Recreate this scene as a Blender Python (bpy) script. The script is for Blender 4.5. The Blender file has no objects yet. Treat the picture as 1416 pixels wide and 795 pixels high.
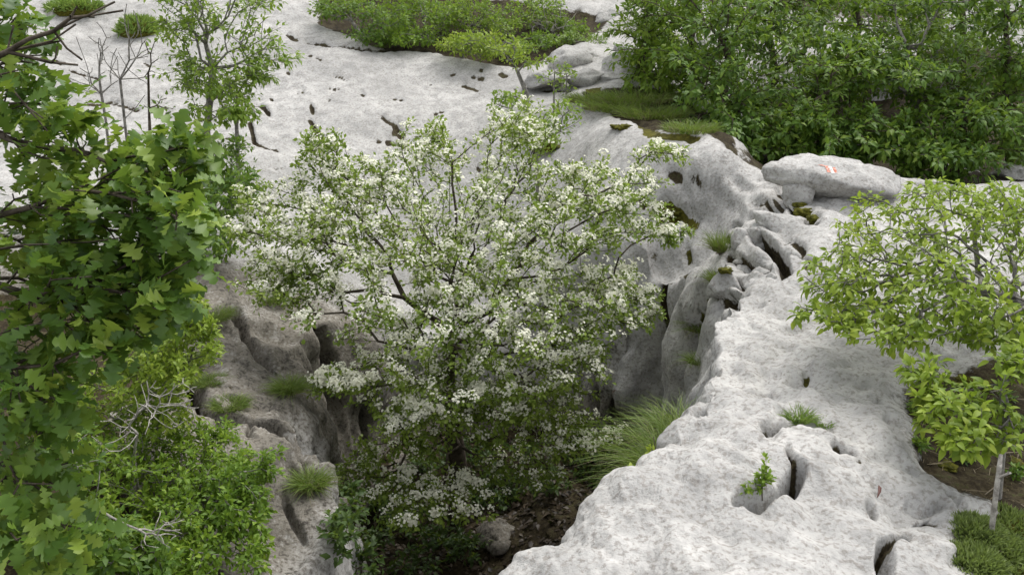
import bpy, math, random
import numpy as np
from mathutils import Vector, Matrix

# ------------------------------------------------------------------ camera, sky, sun, exposure
sc = bpy.context.scene
C = sc.collection
EYE = 1.6
PITCH = math.radians(17.0)
FPX = 1377.0                                   # focal length in pixels of a 1416 px wide frame
cam_d = bpy.data.cameras.new('camera')
cam = bpy.data.objects.new('camera', cam_d); C.objects.link(cam)
cam.location = (0, 0, EYE)
cam.rotation_euler = (math.pi/2 - PITCH, 0, 0)
cam_d.sensor_width = 36.0
cam_d.lens = 36.0 * FPX / 1416.0
cam_d.clip_start = 0.05; cam_d.clip_end = 400
sc.camera = cam

SUN_EL, SUN_AZ = math.radians(62), math.radians(35)      # azimuth measured from +Y towards +X
world = bpy.data.worlds.new('World'); sc.world = world; world.use_nodes = True
wn, wl = world.node_tree.nodes, world.node_tree.links
wn.clear()
sky_t = wn.new('ShaderNodeTexSky'); sky_t.sky_type = 'NISHITA'; sky_t.sun_disc = False
sky_t.sun_elevation = SUN_EL; sky_t.sun_rotation = SUN_AZ
sky_t.air_density = 1.0; sky_t.dust_density = 4.0; sky_t.ozone_density = 1.0; sky_t.altitude = 900
hsv = wn.new('ShaderNodeHueSaturation'); hsv.inputs['Saturation'].default_value = 0.15   # thin cloud whitens the sky
bgn = wn.new('ShaderNodeBackground'); bgn.inputs['Strength'].default_value = 0.15
wo = wn.new('ShaderNodeOutputWorld')
wl.new(sky_t.outputs['Color'], hsv.inputs['Color']); wl.new(hsv.outputs['Color'], bgn.inputs['Color']); wl.new(bgn.outputs['Background'], wo.inputs['Surface'])

sun_d = bpy.data.lights.new('sun', 'SUN'); sun = bpy.data.objects.new('sun', sun_d); C.objects.link(sun)
sun_d.energy = 1.2; sun_d.angle = math.radians(40); sun_d.color = (1.0, 0.97, 0.92)
sdir = Vector((math.sin(SUN_AZ)*math.cos(SUN_EL), math.cos(SUN_AZ)*math.cos(SUN_EL), math.sin(SUN_EL)))
sun.rotation_euler = sdir.to_track_quat('Z', 'Y').to_euler(); sun.location = sdir*60

sc.view_settings.view_transform = 'Standard'; sc.view_settings.look = 'None'
sc.view_settings.gamma = 1.0; sc.view_settings.use_curve_mapping = False
sc.view_settings.exposure = 1.10
sc.render.engine = 'CYCLES'
sc.cycles.use_denoising = True
sc.cycles.max_bounces = 4; sc.cycles.diffuse_bounces = 3; sc.cycles.transmission_bounces = 3; sc.cycles.transparent_max_bounces = 6

rng = np.random.default_rng(11)
random.seed(11)

# ------------------------------------------------------------------ helpers: rays, noise, meshes
cp, sp = math.cos(PITCH), math.sin(PITCH)
def ray(px, py):
    u = (px-708.0)/FPX; v = (397.5-py)/FPX
    return np.array([u, cp + v*sp, -sp + v*cp])
def at(px, py, d):                       # the point d metres ahead on the sight line of a photograph point
    r = ray(px, py); return np.array([0, 0, EYE]) + r*(d/r[1])
def atz(px, py, z):
    r = ray(px, py); return np.array([0, 0, EYE]) + r*((z-EYE)/r[2])
def ppm(d): return FPX/(d*1.03)          # photograph pixels per metre at distance d

_perm = np.random.default_rng(5).permutation(256); _perm = np.concatenate([_perm, _perm, _perm])
_g = np.random.default_rng(6).normal(size=(256, 3)); _g /= np.linalg.norm(_g, axis=1)[:, None]
_g = _g.astype(np.float32)
def noise(p):
    p = np.asarray(p, np.float32)
    i = np.floor(p).astype(np.int64); f = p - i
    i &= 255
    u = f*f*f*(f*(f*6-15)+10)
    out = 0
    for dx in (0, 1):
        wx = u[:, 0] if dx else 1-u[:, 0]
        a = _perm[i[:, 0]+dx]
        for dy in (0, 1):
            wy = wx*(u[:, 1] if dy else 1-u[:, 1])
            b = _perm[a+i[:, 1]+dy]
            for dz in (0, 1):
                w = wy*(u[:, 2] if dz else 1-u[:, 2])
                g = _g[_perm[b+i[:, 2]+dz]]
                out = out + w*(g[:, 0]*(f[:, 0]-dx)+g[:, 1]*(f[:, 1]-dy)+g[:, 2]*(f[:, 2]-dz))
    return out*1.6
def sstep(a, b, x):
    t = np.clip((x-a)/(b-a), 0, 1); return t*t*(3-2*t)

def new_mesh(name, v, f, attrs=None, smooth=True, mats=(), mat_idx=None):
    """v (n,3); f (m,3|4) index array or list of arrays of different widths"""
    me = bpy.data.meshes.new(name)
    fl = f if isinstance(f, list) else [f]
    fl = [np.asarray(a, np.int32) for a in fl if len(a)]
    nl = sum(a.size for a in fl); nf = sum(len(a) for a in fl)
    me.vertices.add(len(v)); me.vertices.foreach_set('co', np.asarray(v, np.float32).ravel())
    me.loops.add(nl); me.loops.foreach_set('vertex_index', np.concatenate([a.ravel() for a in fl]))
    tot = np.concatenate([np.full(len(a), a.shape[1], np.int32) for a in fl])
    me.polygons.add(nf); me.polygons.foreach_set('loop_start', np.concatenate([[0], np.cumsum(tot)[:-1]]).astype(np.int32))
    me.polygons.foreach_set('loop_total', tot)
    me.polygons.foreach_set('use_smooth', np.full(nf, smooth))
    for m in mats: me.materials.append(m)
    if mat_idx is not None: me.polygons.foreach_set('material_index', np.asarray(mat_idx, np.int32))
    for k, a in (attrs or {}).items():
        at_ = me.attributes.new(k, 'FLOAT', 'POINT'); at_.data.foreach_set('value', np.asarray(a, np.float32))
    me.update(calc_edges=True)
    return me
def obj(name, me, parent=None, loc=None):
    o = bpy.data.objects.new(name, me); C.objects.link(o)
    if parent: o.parent = parent
    if loc is not None: o.location = loc
    return o
def tag(o, label=None, cat=None, group=None, kind=None):
    if label: o['label'] = label
    if cat: o['category'] = cat
    if group: o['group'] = group
    if kind: o['kind'] = kind
    return o
def thing(name, label, cat, loc, group=None):
    o = bpy.data.objects.new(name, None); C.objects.link(o); o.location = loc; o.empty_display_size = .1
    return tag(o, label, cat, group)

# ------------------------------------------------------------------ materials
def N(nt, typ, **kw):
    n = nt.nodes.new(typ)
    for k, v in kw.items():
        if k in n.inputs: n.inputs[k].default_value = v
        else: setattr(n, k, v)
    return n
def ramp(nt, stops):
    r = nt.nodes.new('ShaderNodeValToRGB'); e = r.color_ramp.elements
    while len(e) < len(stops): e.new(.5)
    for el, (p, c) in zip(e, stops):
        el.position = p; el.color = (*c, 1) if len(c) == 3 else c
    return r
def g(v): return (v, v, v)
def base_mat(name):
    m = bpy.data.materials.new(name); m.use_nodes = True; nt = m.node_tree
    b = nt.nodes['Principled BSDF']; b.inputs['Specular IOR Level'].default_value = .25
    return m, nt, b
def mixc(nt, fac, a, b_, blend='MIX'):
    m = nt.nodes.new('ShaderNodeMix'); m.data_type = 'RGBA'; m.blend_type = blend
    for sock, val in ((m.inputs[0], fac), (m.inputs[6], a), (m.inputs[7], b_)):
        if isinstance(val, (int, float)): sock.default_value = val
        elif isinstance(val, tuple): sock.default_value = (*val, 1) if len(val) == 3 else val
        else: nt.links.new(val, sock)
    return m.outputs[2]
def tex(nt, typ, scale, co, detail=4, rough=.55, **kw):
    n = nt.nodes.new(typ); n.inputs['Scale'].default_value = scale
    if 'Detail' in n.inputs: n.inputs['Detail'].default_value = detail
    if 'Roughness' in n.inputs and typ == 'ShaderNodeTexNoise': n.inputs['Roughness'].default_value = rough
    for k, v in kw.items(): setattr(n, k, v)
    nt.links.new(co, n.inputs['Vector'])
    return n

def rock_mat(name, light, grey, speck, litter=False):
    m, nt, b = base_mat(name); L = nt.links
    co = nt.nodes.new('ShaderNodeNewGeometry').outputs['Position']
    def math_(op, a, b_, c_=None):
        n = nt.nodes.new('ShaderNodeMath'); n.operation = op
        for s_, v_ in zip(n.inputs, (a, b_, c_)):
            if v_ is None: continue
            if isinstance(v_, (int, float)): s_.default_value = v_
            else: L.new(v_, s_)
        return n.outputs[0]
    def rmp(src, *stops):
        r = ramp(nt, list(stops)); L.new(src, r.inputs[0]); return r.outputs[0]
    n1 = tex(nt, 'ShaderNodeTexNoise', 1.5, co, 3, .6).outputs['Fac']          # broad weathering
    n2 = tex(nt, 'ShaderNodeTexNoise', 8, co, 6, .72).outputs['Fac']           # lichen mottling
    n3 = tex(nt, 'ShaderNodeTexNoise', 52, co, 3, .6).outputs['Fac']           # grain
    v3 = tex(nt, 'ShaderNodeTexVoronoi', 36, co).outputs['Distance']           # solution dimples
    col = mixc(nt, rmp(n1, (.38, g(0)), (.64, g(1))), light, grey)
    col = mixc(nt, rmp(n2, (.44, g(0)), (.63, g(.68))), col, tuple(c*.72 for c in grey))
    dim = math_('MULTIPLY', rmp(v3, (.16, g(1)), (.27, g(0))), rmp(n1, (.40, g(1)), (.62, g(.25))))
    spk = rmp(n3, (.50, g(0)), (.64, g(1)))
    both = math_('MAXIMUM', dim, math_('MULTIPLY', spk, .72))
    col = mixc(nt, math_('MULTIPLY', both, .72), col, speck)
    def attr(n_):
        a_ = nt.nodes.new('ShaderNodeAttribute'); a_.attribute_name = n_; return a_.outputs['Fac']
    nm = math_('MULTIPLY_ADD', n2, .6, math_('MULTIPLY', n3, .4))
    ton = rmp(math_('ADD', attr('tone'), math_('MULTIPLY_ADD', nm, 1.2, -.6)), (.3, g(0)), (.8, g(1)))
    col = mixc(nt, ton, col, (.46, .43, .38), 'MULTIPLY')  # multiplies painted shade and grey weathering into the rock colour
    chip = math_('MULTIPLY', ton, rmp(nm, (.53, g(0)), (.60, g(.75))))              # black lichen on the weathered faces with painted shade
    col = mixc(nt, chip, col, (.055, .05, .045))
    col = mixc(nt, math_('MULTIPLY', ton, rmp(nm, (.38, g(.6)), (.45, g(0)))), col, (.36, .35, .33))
    rm = rmp(math_('ADD', attr('moss'), math_('SUBTRACT', nm, .5)), (.42, g(0)), (.55, g(1)))
    col = mixc(nt, rm, col, rmp(nm, (.38, (.030, .028, .010)), (.5, (.075, .070, .012)), (.62, (.13, .12, .018))))
    rs = rmp(math_('ADD', attr('soil'), math_('MULTIPLY_ADD', n2, 1.2, -.6)), (.42, g(0)), (.58, g(1)))  # real soil, and the shade painted into carved cracks
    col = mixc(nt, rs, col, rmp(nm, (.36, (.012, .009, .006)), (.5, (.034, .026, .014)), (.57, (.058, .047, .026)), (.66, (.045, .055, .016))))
    L.new(col, b.inputs['Base Color'])
    b.inputs['Roughness'].default_value = .9; b.inputs['Specular IOR Level'].default_value = .12
    hgt = math_('MULTIPLY_ADD', n2, 1.6, math_('MULTIPLY_ADD', n3, .25, math_('MULTIPLY', dim, -.3)))
    bp = nt.nodes.new('ShaderNodeBump'); bp.inputs['Strength'].default_value = .8; bp.inputs['Distance'].default_value = .017; L.new(hgt, bp.inputs['Height'])
    L.new(bp.outputs[0], b.inputs['Normal'])
    return m
M_rock = rock_mat('limestone', (.495, .482, .46), (.35, .344, .33), (.15, .128, .105))

# ------------------------------------------------------------------ terrain: a karst slope with a sinkhole
ctrl = []
for px, py, z in [(1000,790,-.02),(1200,790,.0),(800,770,-.06),(1380,790,-.10),(1350,640,-.04),(1400,720,-.08),
                  (1100,680,.0),(900,690,.0),(1000,600,.03),(1200,600,.02),(1100,500,.02),(1250,500,.02),(1020,455,-.04),
                  (1150,440,.05),(1100,390,.06),(1180,330,.12)]:
    ctrl.append(atz(px, py, z))
for px, py, d in [(1140,262,6.8),(960,232,7.5),(1060,232,7.4),(1000,330,6.4),(960,400,6.4),(900,300,7.2),(880,225,8.0),(840,185,8.8),(860,140,10.0),
                  (850,80,11.6),(800,60,12.4),(900,430,7.2),(700,440,7.6),(520,445,7.3),(700,300,9.0),(500,250,9.3),(600,150,10.8),
                  (720,90,11.8),(480,60,12.4),(400,150,10.6),(350,220,9.3),(300,0,14.0),(100,50,12.7),(60,200,9.8),(200,260,8.6),
                  (300,390,6.6),(340,440,6.3),(300,520,5.3),(250,560,4.8),(330,600,4.7),(370,690,4.15),(420,790,3.7),(200,700,3.9),(100,600,4.3),
                  (100,450,6.0),(0,790,2.9),(1250,250,8.0),(1400,250,8.4),(1200,190,10.5),(1300,100,14.0),(1000,190,9.0),(1000,120,12.0)]:
    ctrl.append(at(px, py, d))
for p in [(-8,5,.4),(-9,10,1.2),(-6,2,.0),(7,4,-.3),(9,9,.1),(-10,16,2.4),(0,18,2.3),(5,18,1.9),(11,17,1.6),(0,26,5.2),(-14,26,6),(14,26,4.6),(0,45,13),(-30,45,14),
          (30,45,12),(0,65,19),(-40,65,20),(40,65,18),(0,.6,.0),(2.5,1,-.05),(-2,1,-.1),(-.9,2.6,-.45),(-25,14,3),(25,14,1.5)]:
    ctrl.append(np.array(p, float))
ctrl = np.array(ctrl)
def tps_fit(P, lam=.02):
    n = len(P); d = np.linalg.norm(P[:, None, :2]-P[None, :, :2], axis=2)
    K = np.where(d > 0, d*d*np.log(d+1e-9), 0) + lam*np.eye(n)
    Q = np.c_[np.ones(n), P[:, :2]]
    A = np.block([[K, Q], [Q.T, np.zeros((3, 3))]])
    return np.linalg.solve(A, np.r_[P[:, 2], 0, 0, 0])
_w = tps_fit(ctrl)
def tps(x, y):
    out = np.empty_like(x)
    for i in range(0, len(x), 60000):
        xs, ys = x[i:i+60000], y[i:i+60000]
        d2 = (xs[:, None]-ctrl[None, :, 0])**2 + (ys[:, None]-ctrl[None, :, 1])**2
        out[i:i+60000] = (.5*d2*np.log(d2+1e-12))@_w[:-3] + _w[-3] + _w[-2]*xs + _w[-1]*ys
    return out

TH = np.radians(54.0); R0, R1 = .5, 70.0
NTc, NRc = 360, 420
_th = np.linspace(-TH, TH, NTc); _lr = np.linspace(math.log(R0), math.log(R1), NRc)
_T, _R = np.meshgrid(_th, np.exp(_lr), indexing='ij')
_Hc = tps((_R*np.sin(_T)).ravel(), (_R*np.cos(_T)).ravel()).reshape(NTc, NRc)
def base_h(x, y):
    th = np.arctan2(x, y); r = np.hypot(x, y)
    a = np.clip((th+TH)/(2*TH)*(NTc-1), 0, NTc-1.001); b = np.clip((np.log(np.maximum(r, R0))-_lr[0])/(_lr[-1]-_lr[0])*(NRc-1), 0, NRc-1.001)
    i, j = a.astype(int), b.astype(int); fa, fb = a-i, b-j
    return (_Hc[i, j]*(1-fa)+_Hc[i+1, j]*fa)*(1-fb) + (_Hc[i, j+1]*(1-fa)+_Hc[i+1, j+1]*fa)*fb
def poly_sd(x, y, P):                    # signed distance, positive inside
    d = np.full(len(x), 1e9); ins = np.zeros(len(x), bool)
    for (x0, y0), (x1, y1) in zip(P, np.roll(P, -1, 0)):
        dx, dy = x1-x0, y1-y0
        t = np.clip(((x-x0)*dx+(y-y0)*dy)/(dx*dx+dy*dy+1e-12), 0, 1)
        d = np.minimum(d, np.hypot(x-x0-t*dx, y-y0-t*dy))
        c = (y0 > y) != (y1 > y)
        ins ^= c & (x < x0 + (y-y0)*dx/(dy if abs(dy) > 1e-9 else 1e-9))
    return np.where(ins, d, -d)
pit = [atz(650,800,-.1), atz(740,722,-.06), atz(800,690,-.02), atz(862,658,-.02), atz(925,607,-.02), atz(958,560,-.02), atz(985,490,-.04), atz(1004,448,-.06),
       at(1000,436,5.4), at(985,430,6.1), at(940,430,6.75), at(880,430,7.2), at(780,436,7.5), at(700,440,7.6), at(600,440,7.5), at(520,446,7.25), at(440,470,6.7), at(410,520,6.0),
       at(405,600,5.2), at(430,690,4.5), at(452,800,3.95)]
pit = np.array([p[:2] for p in pit] + [(-.95, 3.2), (-.55, 2.4), (-.18, 2.25)])
def px_poly(pts):                        # photograph points -> plan polygon on the terrain
    out = []
    for px, py in pts:
        r = ray(px, py); t = np.linspace(1.2, 40, 1600)
        X = r[0]*t; Y = r[1]*t; Z = EYE+r[2]*t
        k = np.argmax(Z < base_h(X, Y)); out.append((X[k], Y[k]))
    return np.array(out)
soil_right = px_poly([(1236,505),(1300,486),(1416,476),(1560,470),(1750,640),(1900,1100),(1480,930),(1395,840),(1362,797),(1335,745),(1290,712),(1350,690),(1362,672),(1300,644),(1262,604),(1250,552)])
soil_grass = px_poly([(790,128),(850,118),(930,118),(1010,175),(1030,205),(985,192),(900,178),(835,158)])
soil_top = px_poly([(430,28),(520,62),(600,72),(720,92),(770,78),(800,58),(860,20),(700,-8),(430,-8)])
soil_right_back = px_poly([(1010,195),(1050,228),(1200,238),(1290,256),(1420,246),(1700,180),(1500,60),(1300,40),(1020,110)])
soil_left = px_poly([(-200,400),(150,380),(260,430),(250,545),(190,560),(230,700),(330,795),(300,900),(-300,1000)])

def terrain(x, y):
    """height, pit blend 0..1, soil 0..1"""
    h = base_h(x, y)
    q = np.c_[x*1.3, y*1.3, np.zeros_like(x)]
    wob = noise(q)*.13 + noise(q*2.9+7)*.07
    sd = poly_sd(x, y, pit) + wob
    w = np.where(x < -.9, .95, .34); w = .34 + (.75-.34)*sstep(-.9, -1.5, x)*sstep(7.0, 6.0, y) 
    t = np.clip((sd+.02)/w, 0, 1); t = t*t*(3-2*t)
    floor = -2.05 + .22*noise(q*.7+3) + .28*sstep(6.3, 7.4, y)
    soil = np.zeros_like(x)
    for P, drop, soft in ((soil_right, .13, .20), (soil_grass, .04, .15), (soil_right_back, .25, .35), (soil_left, .05, .3)):
        s = sstep(-soft*.3, soft, poly_sd(x, y, P)+wob*.35)
        h = h - drop*s; soil = np.maximum(soil, s)
    s = sstep(-.1, .25, poly_sd(x, y, soil_top)+wob*.3); h = h - .12*s; soil = np.maximum(soil, s)
    far = sstep(14.5, 17, y)*sstep(-.35, -.1, noise(q*.25+11)); soil = np.maximum(soil, far*.9)
    return h + (floor-h)*t, t, soil
def t1(x, y): return float(terrain(np.array([x]), np.array([y]))[0][0])
def march(px, py):                       # where a sight line meets the smooth terrain
    r = ray(px, py); t = np.linspace(1.2, 40, 3000)
    X = r[0]*t; Y = r[1]*t; Z = EYE+r[2]*t
    k = max(1, np.argmax(Z < terrain(X, Y)[0])); t = np.linspace(t[k-1], t[k], 24)
    X = r[0]*t; Y = r[1]*t; Z = EYE+r[2]*t; k = np.argmax(Z < terrain(X, Y)[0]+1e-4); return np.array([X[k], Y[k], Z[k]])

NC, NRW, NS = 930, 540, 2000
th = np.concatenate([np.linspace(-TH, -.50, 44, endpoint=False), np.linspace(-.50, .50, NC-88), np.linspace(.50, TH, 45)[1:]])
rs = np.exp(np.linspace(math.log(.9), math.log(R1), NS))
Tg, Rg = np.meshgrid(th, rs, indexing='ij')
X = (Rg*np.sin(Tg)).ravel(); Y = (Rg*np.cos(Tg)).ravel()
Zg, PT, SO = [a.reshape(NC, NS) for a in terrain(X, Y)]
dist = np.sqrt(Rg**2 + (EYE-Zg)**2)
ds = np.sqrt(np.diff(Rg, axis=1)**2 + np.diff(Zg, axis=1)**2)/(.5*(dist[:, 1:]+dist[:, :-1]))**.85
ds[:, Rg[0, 1:] > 15.5] *= .10
cum = np.concatenate([np.zeros((NC, 1)), np.cumsum(ds, axis=1)], axis=1)
cum = cum/cum[:, -1:]
# neighbouring sight columns share a smoothed sampling so that quads stay regular
V = np.empty((NC, NRW, 3)); PTs = np.empty((NC, NRW)); SOs = np.empty((NC, NRW))
lin = np.linspace(0, 1, NRW)
RS = np.stack([np.interp(lin, cum[i], rs) for i in range(NC)])
kw = np.exp(-.5*(np.arange(-20, 21)/8.)**2); kw /= kw.sum()
pad = np.concatenate([np.repeat(RS[:1], 20, 0), RS, np.repeat(RS[-1:], 20, 0)])
RS = sum(kw[q]*pad[q:q+NC] for q in range(41))
for i in range(NC):
    r_ = RS[i]
    V[i, :, 0] = r_*np.sin(th[i]); V[i, :, 1] = r_*np.cos(th[i]); V[i, :, 2] = np.interp(r_, rs, Zg[i])
    PTs[i] = np.interp(r_, rs, PT[i]); SOs[i] = np.interp(r_, rs, SO[i])
def grid_normals(V):
    a = np.gradient(V, axis=0); b = np.gradient(V, axis=1)
    n = np.cross(a, b); n /= np.linalg.norm(n, axis=2)[..., None]+1e-12
    return n if n[..., 2].mean() > 0 else -n
Nn = grid_normals(V)
P = V.reshape(-1, 3); nn = Nn.reshape(-1, 3); pt = PTs.ravel(); so = SOs.ravel()
x, y, z = P.T
wall = 4*pt*(1-pt)
ridge_m = sstep(7.6, 6.9, y)*sstep(-.3, .1, x)
farslab = sstep(7.4, 8.2, y)
disp = np.zeros(len(P))
n0 = noise(P*.9+20); disp += .07*n0 - ridge_m*.05*np.maximum(0, .3-np.abs(noise(P*1.5+90)))*2.2 - ridge_m*.03*np.maximum(0, .22-np.abs(noise(P*[3.1,3.1,2]+95)))*3
n1_ = noise(P*[2.4, 2.4, 2.4]+1); disp += np.where(farslab > .5, .02, .06)*n1_
n2_ = noise(P*6.0+5); disp += (.020-.010*farslab)*n2_ - .010*np.abs(noise(P*4.1+9))*2*(1-farslab*.6)
disp += .0085*noise(P*15+2) + ridge_m*.022*noise(P*[4.2, 4.2, 3]+33) - ridge_m*.012*np.maximum(0, noise(P*8+44)-.1)*2
fin = y < 5.2
disp[fin] += .0050*noise(P[fin]*34+3) - .006*np.maximum(0, noise(P[fin]*26+13)-.25)*2
# vertical flutes down the pit walls
fl = noise(np.c_[x*2.6+3, y*2.6, z*.35]); fl2 = noise(np.c_[x*7+9, y*7, z*.7])
disp += wall*(.16*fl+.05*fl2) + wall*.02*noise(P*9)
# stepped ledges on the left outcrop
lo = sstep(-.7, -1.2, x)*sstep(7.2, 6.4, y)*(1-so)
disp += lo*(.02*noise(P*7+36) - .02*np.maximum(0, .15-np.abs(noise(P*[4, 4, 6]+38)))*5 + .09*noise(P*[1.5, 1.5, 2.6]+31) - .10*np.maximum(0, .18-np.abs(noise(P*1.25+40)))*3)
disp *= 1-.5*so
disp += so*.03*noise(P*11+60)
tb = (z + .35*noise(P*.8+120) + .25*x)/.16
disp += ridge_m*(1-wall)*.022*(np.abs((tb % 1)-.5)*2 - .5)*sstep(-.2, .2, noise(P*1.1+130))
moss = np.zeros(len(P)); disp0 = disp.copy(); so0 = so.copy()
dark = []
def carve(pts, r, depth, mossy=0., dirt_shade=.0):
    """sink a crack or hole along sight points into the rock: pts in photograph pixels, r in photograph pixels"""
    W = np.array([march(*p) for p in pts]); rr = r/ppm(W[:, 1].mean())
    lo_, hi_ = W.min(0)-rr*3-.12, W.max(0)+rr*3+.12
    k = np.where(((P > lo_) & (P < hi_)).all(1))[0]
    if not len(k): return
    Q = P[k]; d = np.full(len(k), 1e9); wv = noise(Q*14+17)*.35*rr
    if len(W) == 1: d = np.linalg.norm(Q-W[0], axis=1)
    for a, b in zip(W[:-1], W[1:]):
        e = b-a; t = np.clip(((Q-a)@e)/(e@e+1e-9), 0, 1); d = np.minimum(d, np.linalg.norm(Q-a-t[:, None]*e, axis=1))
    f = 1-sstep(.35, 1.25, (d+wv)/rr)
    disp[k] -= depth*f
    if dirt_shade: so[k] = np.maximum(so[k], dirt_shade*(1-sstep(.62, 1.12, (d+wv)/rr)))  # soil fill doubling as painted shade inside cracks and holes
    if mossy: moss[k] = np.maximum(moss[k], mossy*(1-sstep(.5, 1.15, (d+wv)/rr)))
# ridge: holes, cracks and solution hollows
carve([(966,566),(969,574)], 8, .07, 0, .9); carve([(1008,449),(1016,445)], 6, .06, 0, .95); carve([(1058,517),(1063,524)], 5, .05, 0, .95)
carve([(1058,584),(1075,580),(1092,575)], 9, .12, 0, .95); carve([(1098,572),(1118,568)], 11, .07, .6); carve([(1132,578),(1150,580)], 8, .06, .8)
carve([(1163,611),(1178,613)], 12, .11, 0, .95); carve([(1116,498)], 8, .05, .9)
carve([(1022,690),(1050,688),(1078,676),(1092,664),(1106,650)], 10, .13, .25); carve([(1106,650),(1092,632),(1088,622)], 4, .08, 0, .95); carve([(1090,672),(1104,655)], 9, .08, .7)
carve([(1208,684),(1214,692)], 8, .06)
carve([(1265,676),(1285,684),(1310,676)], 6, .05); carve([(1282,698),(1300,704),(1312,714)], 6, .06, .3, .95); carve([(1225,742),(1250,728),(1262,720)], 6, .07, 0, .95)
carve([(1225,742),(1232,765),(1240,800),(1245,830)], 12, .10); carve([(1318,664),(1335,680),(1348,688)], 4, .05)
carve([(1228,566),(1240,575),(1252,582)], 4, .06); carve([(690,795),(700,780)], 6, .06); carve([(742,777)], 5, .03, .9)
carve([(1040,532),(1060,500),(1080,470)], 16, .02); carve([(1085,560),(1060,600)], 14, .03); carve([(1130,420),(1090,440)], 8, .03)
# far part of the ridge: the fissured zone
carve([(925,238),(936,244)], 9, .07, .15, .8); carve([(956,246),(964,250)], 6, .05, 0, .95); carve([(946,262),(951,268)], 4, .04)
carve([(918,285),(930,296)], 14, .05, 1.); carve([(938,298),(955,308)], 8, .05, .9); carve([(948,345),(950,360)], 6, .05, .8)
carve([(1012,250),(1030,256),(1040,262)], 6, .05, .3); carve([(990,272),(1005,275)], 6, .05, .4)
carve([(1010,312),(1045,325),(1078,348),(1084,372)], 8, .15, 0, .95); carve([(1000,352),(1030,362),(1058,366)], 7, .10, 0, .95); carve([(1082,346),(1110,352),(1128,362)], 5, .10, 0, .95)
carve([(992,420),(1010,414),(1024,404)], 8, .16, 0, .95); carve([(978,412),(968,450),(958,500)], 13, .18, .95); carve([(1036,302),(1044,298)], 8, .06, .8)
carve([(1100,268),(1108,288),(1120,300)], 15, .10, 1.); carve([(1085,255),(1100,262)], 8, .08, .5)
carve([(1060,232),(1075,245),(1090,252)], 5, .05); carve([(880,170),(905,185),(960,190)], 12, .04, .9); carve([(820,122),(830,140)], 14, .03, .7)
carve([(916,405),(918,470),(914,540)], 9, .14, 0, .95); carve([(855,262),(880,270),(890,280)], 6, .06, 0, .95)
# left outcrop: gullies between the rounded masses
carve([(255,500),(300,560),(345,585),(400,615),(440,655)], 13, .30, 0, .95); carve([(330,430),(352,470),(395,500),(412,540)], 9, .16); carve([(450,450),(462,500),(470,560)], 10, .16)
carve([(330,492),(345,500),(375,512)], 6, .08); carve([(345,600),(340,615),(350,622)], 4, .06); carve([(382,622),(390,618)], 3, .04); carve([(400,650),(408,665)], 6, .06); carve([(395,690),(405,720),(420,740)], 5, .07)
carve([(1083,328),(1095,330),(1104,336),(1112,345)], 4, .05, 0, .95)
carve([(1017,352),(1030,358),(1042,366),(1052,366),(1062,362)], 4, .05, 0, .95); carve([(985,405),(1000,416),(1014,418)], 5, .10, 0, .95); carve([(1003,382),(1016,384),(1024,390)], 3.5, .06, 0, .95)
carve([(1072,262),(1085,268),(1098,266)], 4, .06, 0, .9); carve([(1108,258),(1122,254),(1136,260)], 4, .06, .3, .9); carve([(1040,285),(1060,282),(1070,290)], 4, .05, 0, .8); carve([(968,225),(985,222)], 3, .03, 0, .9)
rk = np.random.default_rng(77)
for _ in range(46):                      # pockets of the weathered far end
    px, py = rk.uniform(885, 1130), rk.uniform(215, 420); a_ = rk.uniform(-.6, .6); l_ = rk.uniform(2, 13)
    carve([(px, py), (px+l_*math.cos(a_), py+l_*math.sin(a_))], rk.uniform(2.2, 4.2), rk.uniform(.012, .03), 0, rk.choice([0, .85, .95]))
for _ in range(44):                      # pits and dark chips of the outcrop
    px, py = rk.uniform(240, 470), rk.uniform(400, 790); a_ = rk.uniform(-.2, 1.2); l_ = rk.uniform(2, 16)
    carve([(px, py), (px+l_*math.cos(a_), py+l_*math.sin(a_))], rk.uniform(2.2, 4.5), rk.uniform(.012, .035), 0, rk.choice([0, .8, .95]))
for _ in range(60):                      # scattered solution pits of the near ridge
    px, py = rk.uniform(760, 1290), rk.uniform(450, 790)
    carve([(px, py), (px+rk.uniform(-3, 7), py+rk.uniform(-2, 3))], rk.uniform(2.5, 5.5), rk.uniform(.006, .016), 0, rk.choice([0, 0, .72]))
# far slab: bedding cracks and small dark pockets
carve([(425,52),(455,60),(490,64),(530,66),(560,66)], 4, .12, 0, 1.2)
for seg in ([(100,100),(125,108),(140,115)], [(120,145),(150,140),(190,147)], [(345,165),(352,195),(365,200),(385,207)], [(528,165),(548,178),(556,190)], [(462,108),(480,113)], [(545,135),(556,138)],
            [(640,115),(660,122)], [(648,105),(668,108)], [(520,195),(560,200)], [(540,235),(548,245)], [(380,234),(392,230)], [(428,165),(440,185),(452,195)], [(500,130),(503,132)], [(560,200),(566,205)],
            [(600,160),(612,156)], [(690,100),(700,103)], [(395,45),(410,52)], [(740,120),(760,118),(790,120)], [(430,150),(433,158)], [(345,140),(362,146),(372,158)]):
    carve(seg, 3.0, .05, 0, 1.25)
for _ in range(46):
    px, py = rng.uniform(70, 720), rng.uniform(70, 300)
    carve([(px, py), (px+rng.uniform(3, 12), py+rng.uniform(-1, 5))], rng.uniform(2.0, 2.8), .035, 0, 1.25)
for px, py in [(505,560),(490,600),(560,540),(820,540),(850,560)]: carve([(px,py),(px+3,py+70)], 7, .12)
def blur(a_):                            # ease the carved edges over neighbouring vertices
    a_ = np.pad(a_.reshape(NC, NRW), 1, mode='edge')
    a_ = a_[:-2]*.25+a_[1:-1]*.5+a_[2:]*.25
    return (a_[:, :-2]*.25+a_[:, 1:-1]*.5+a_[:, 2:]*.25).ravel()
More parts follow.
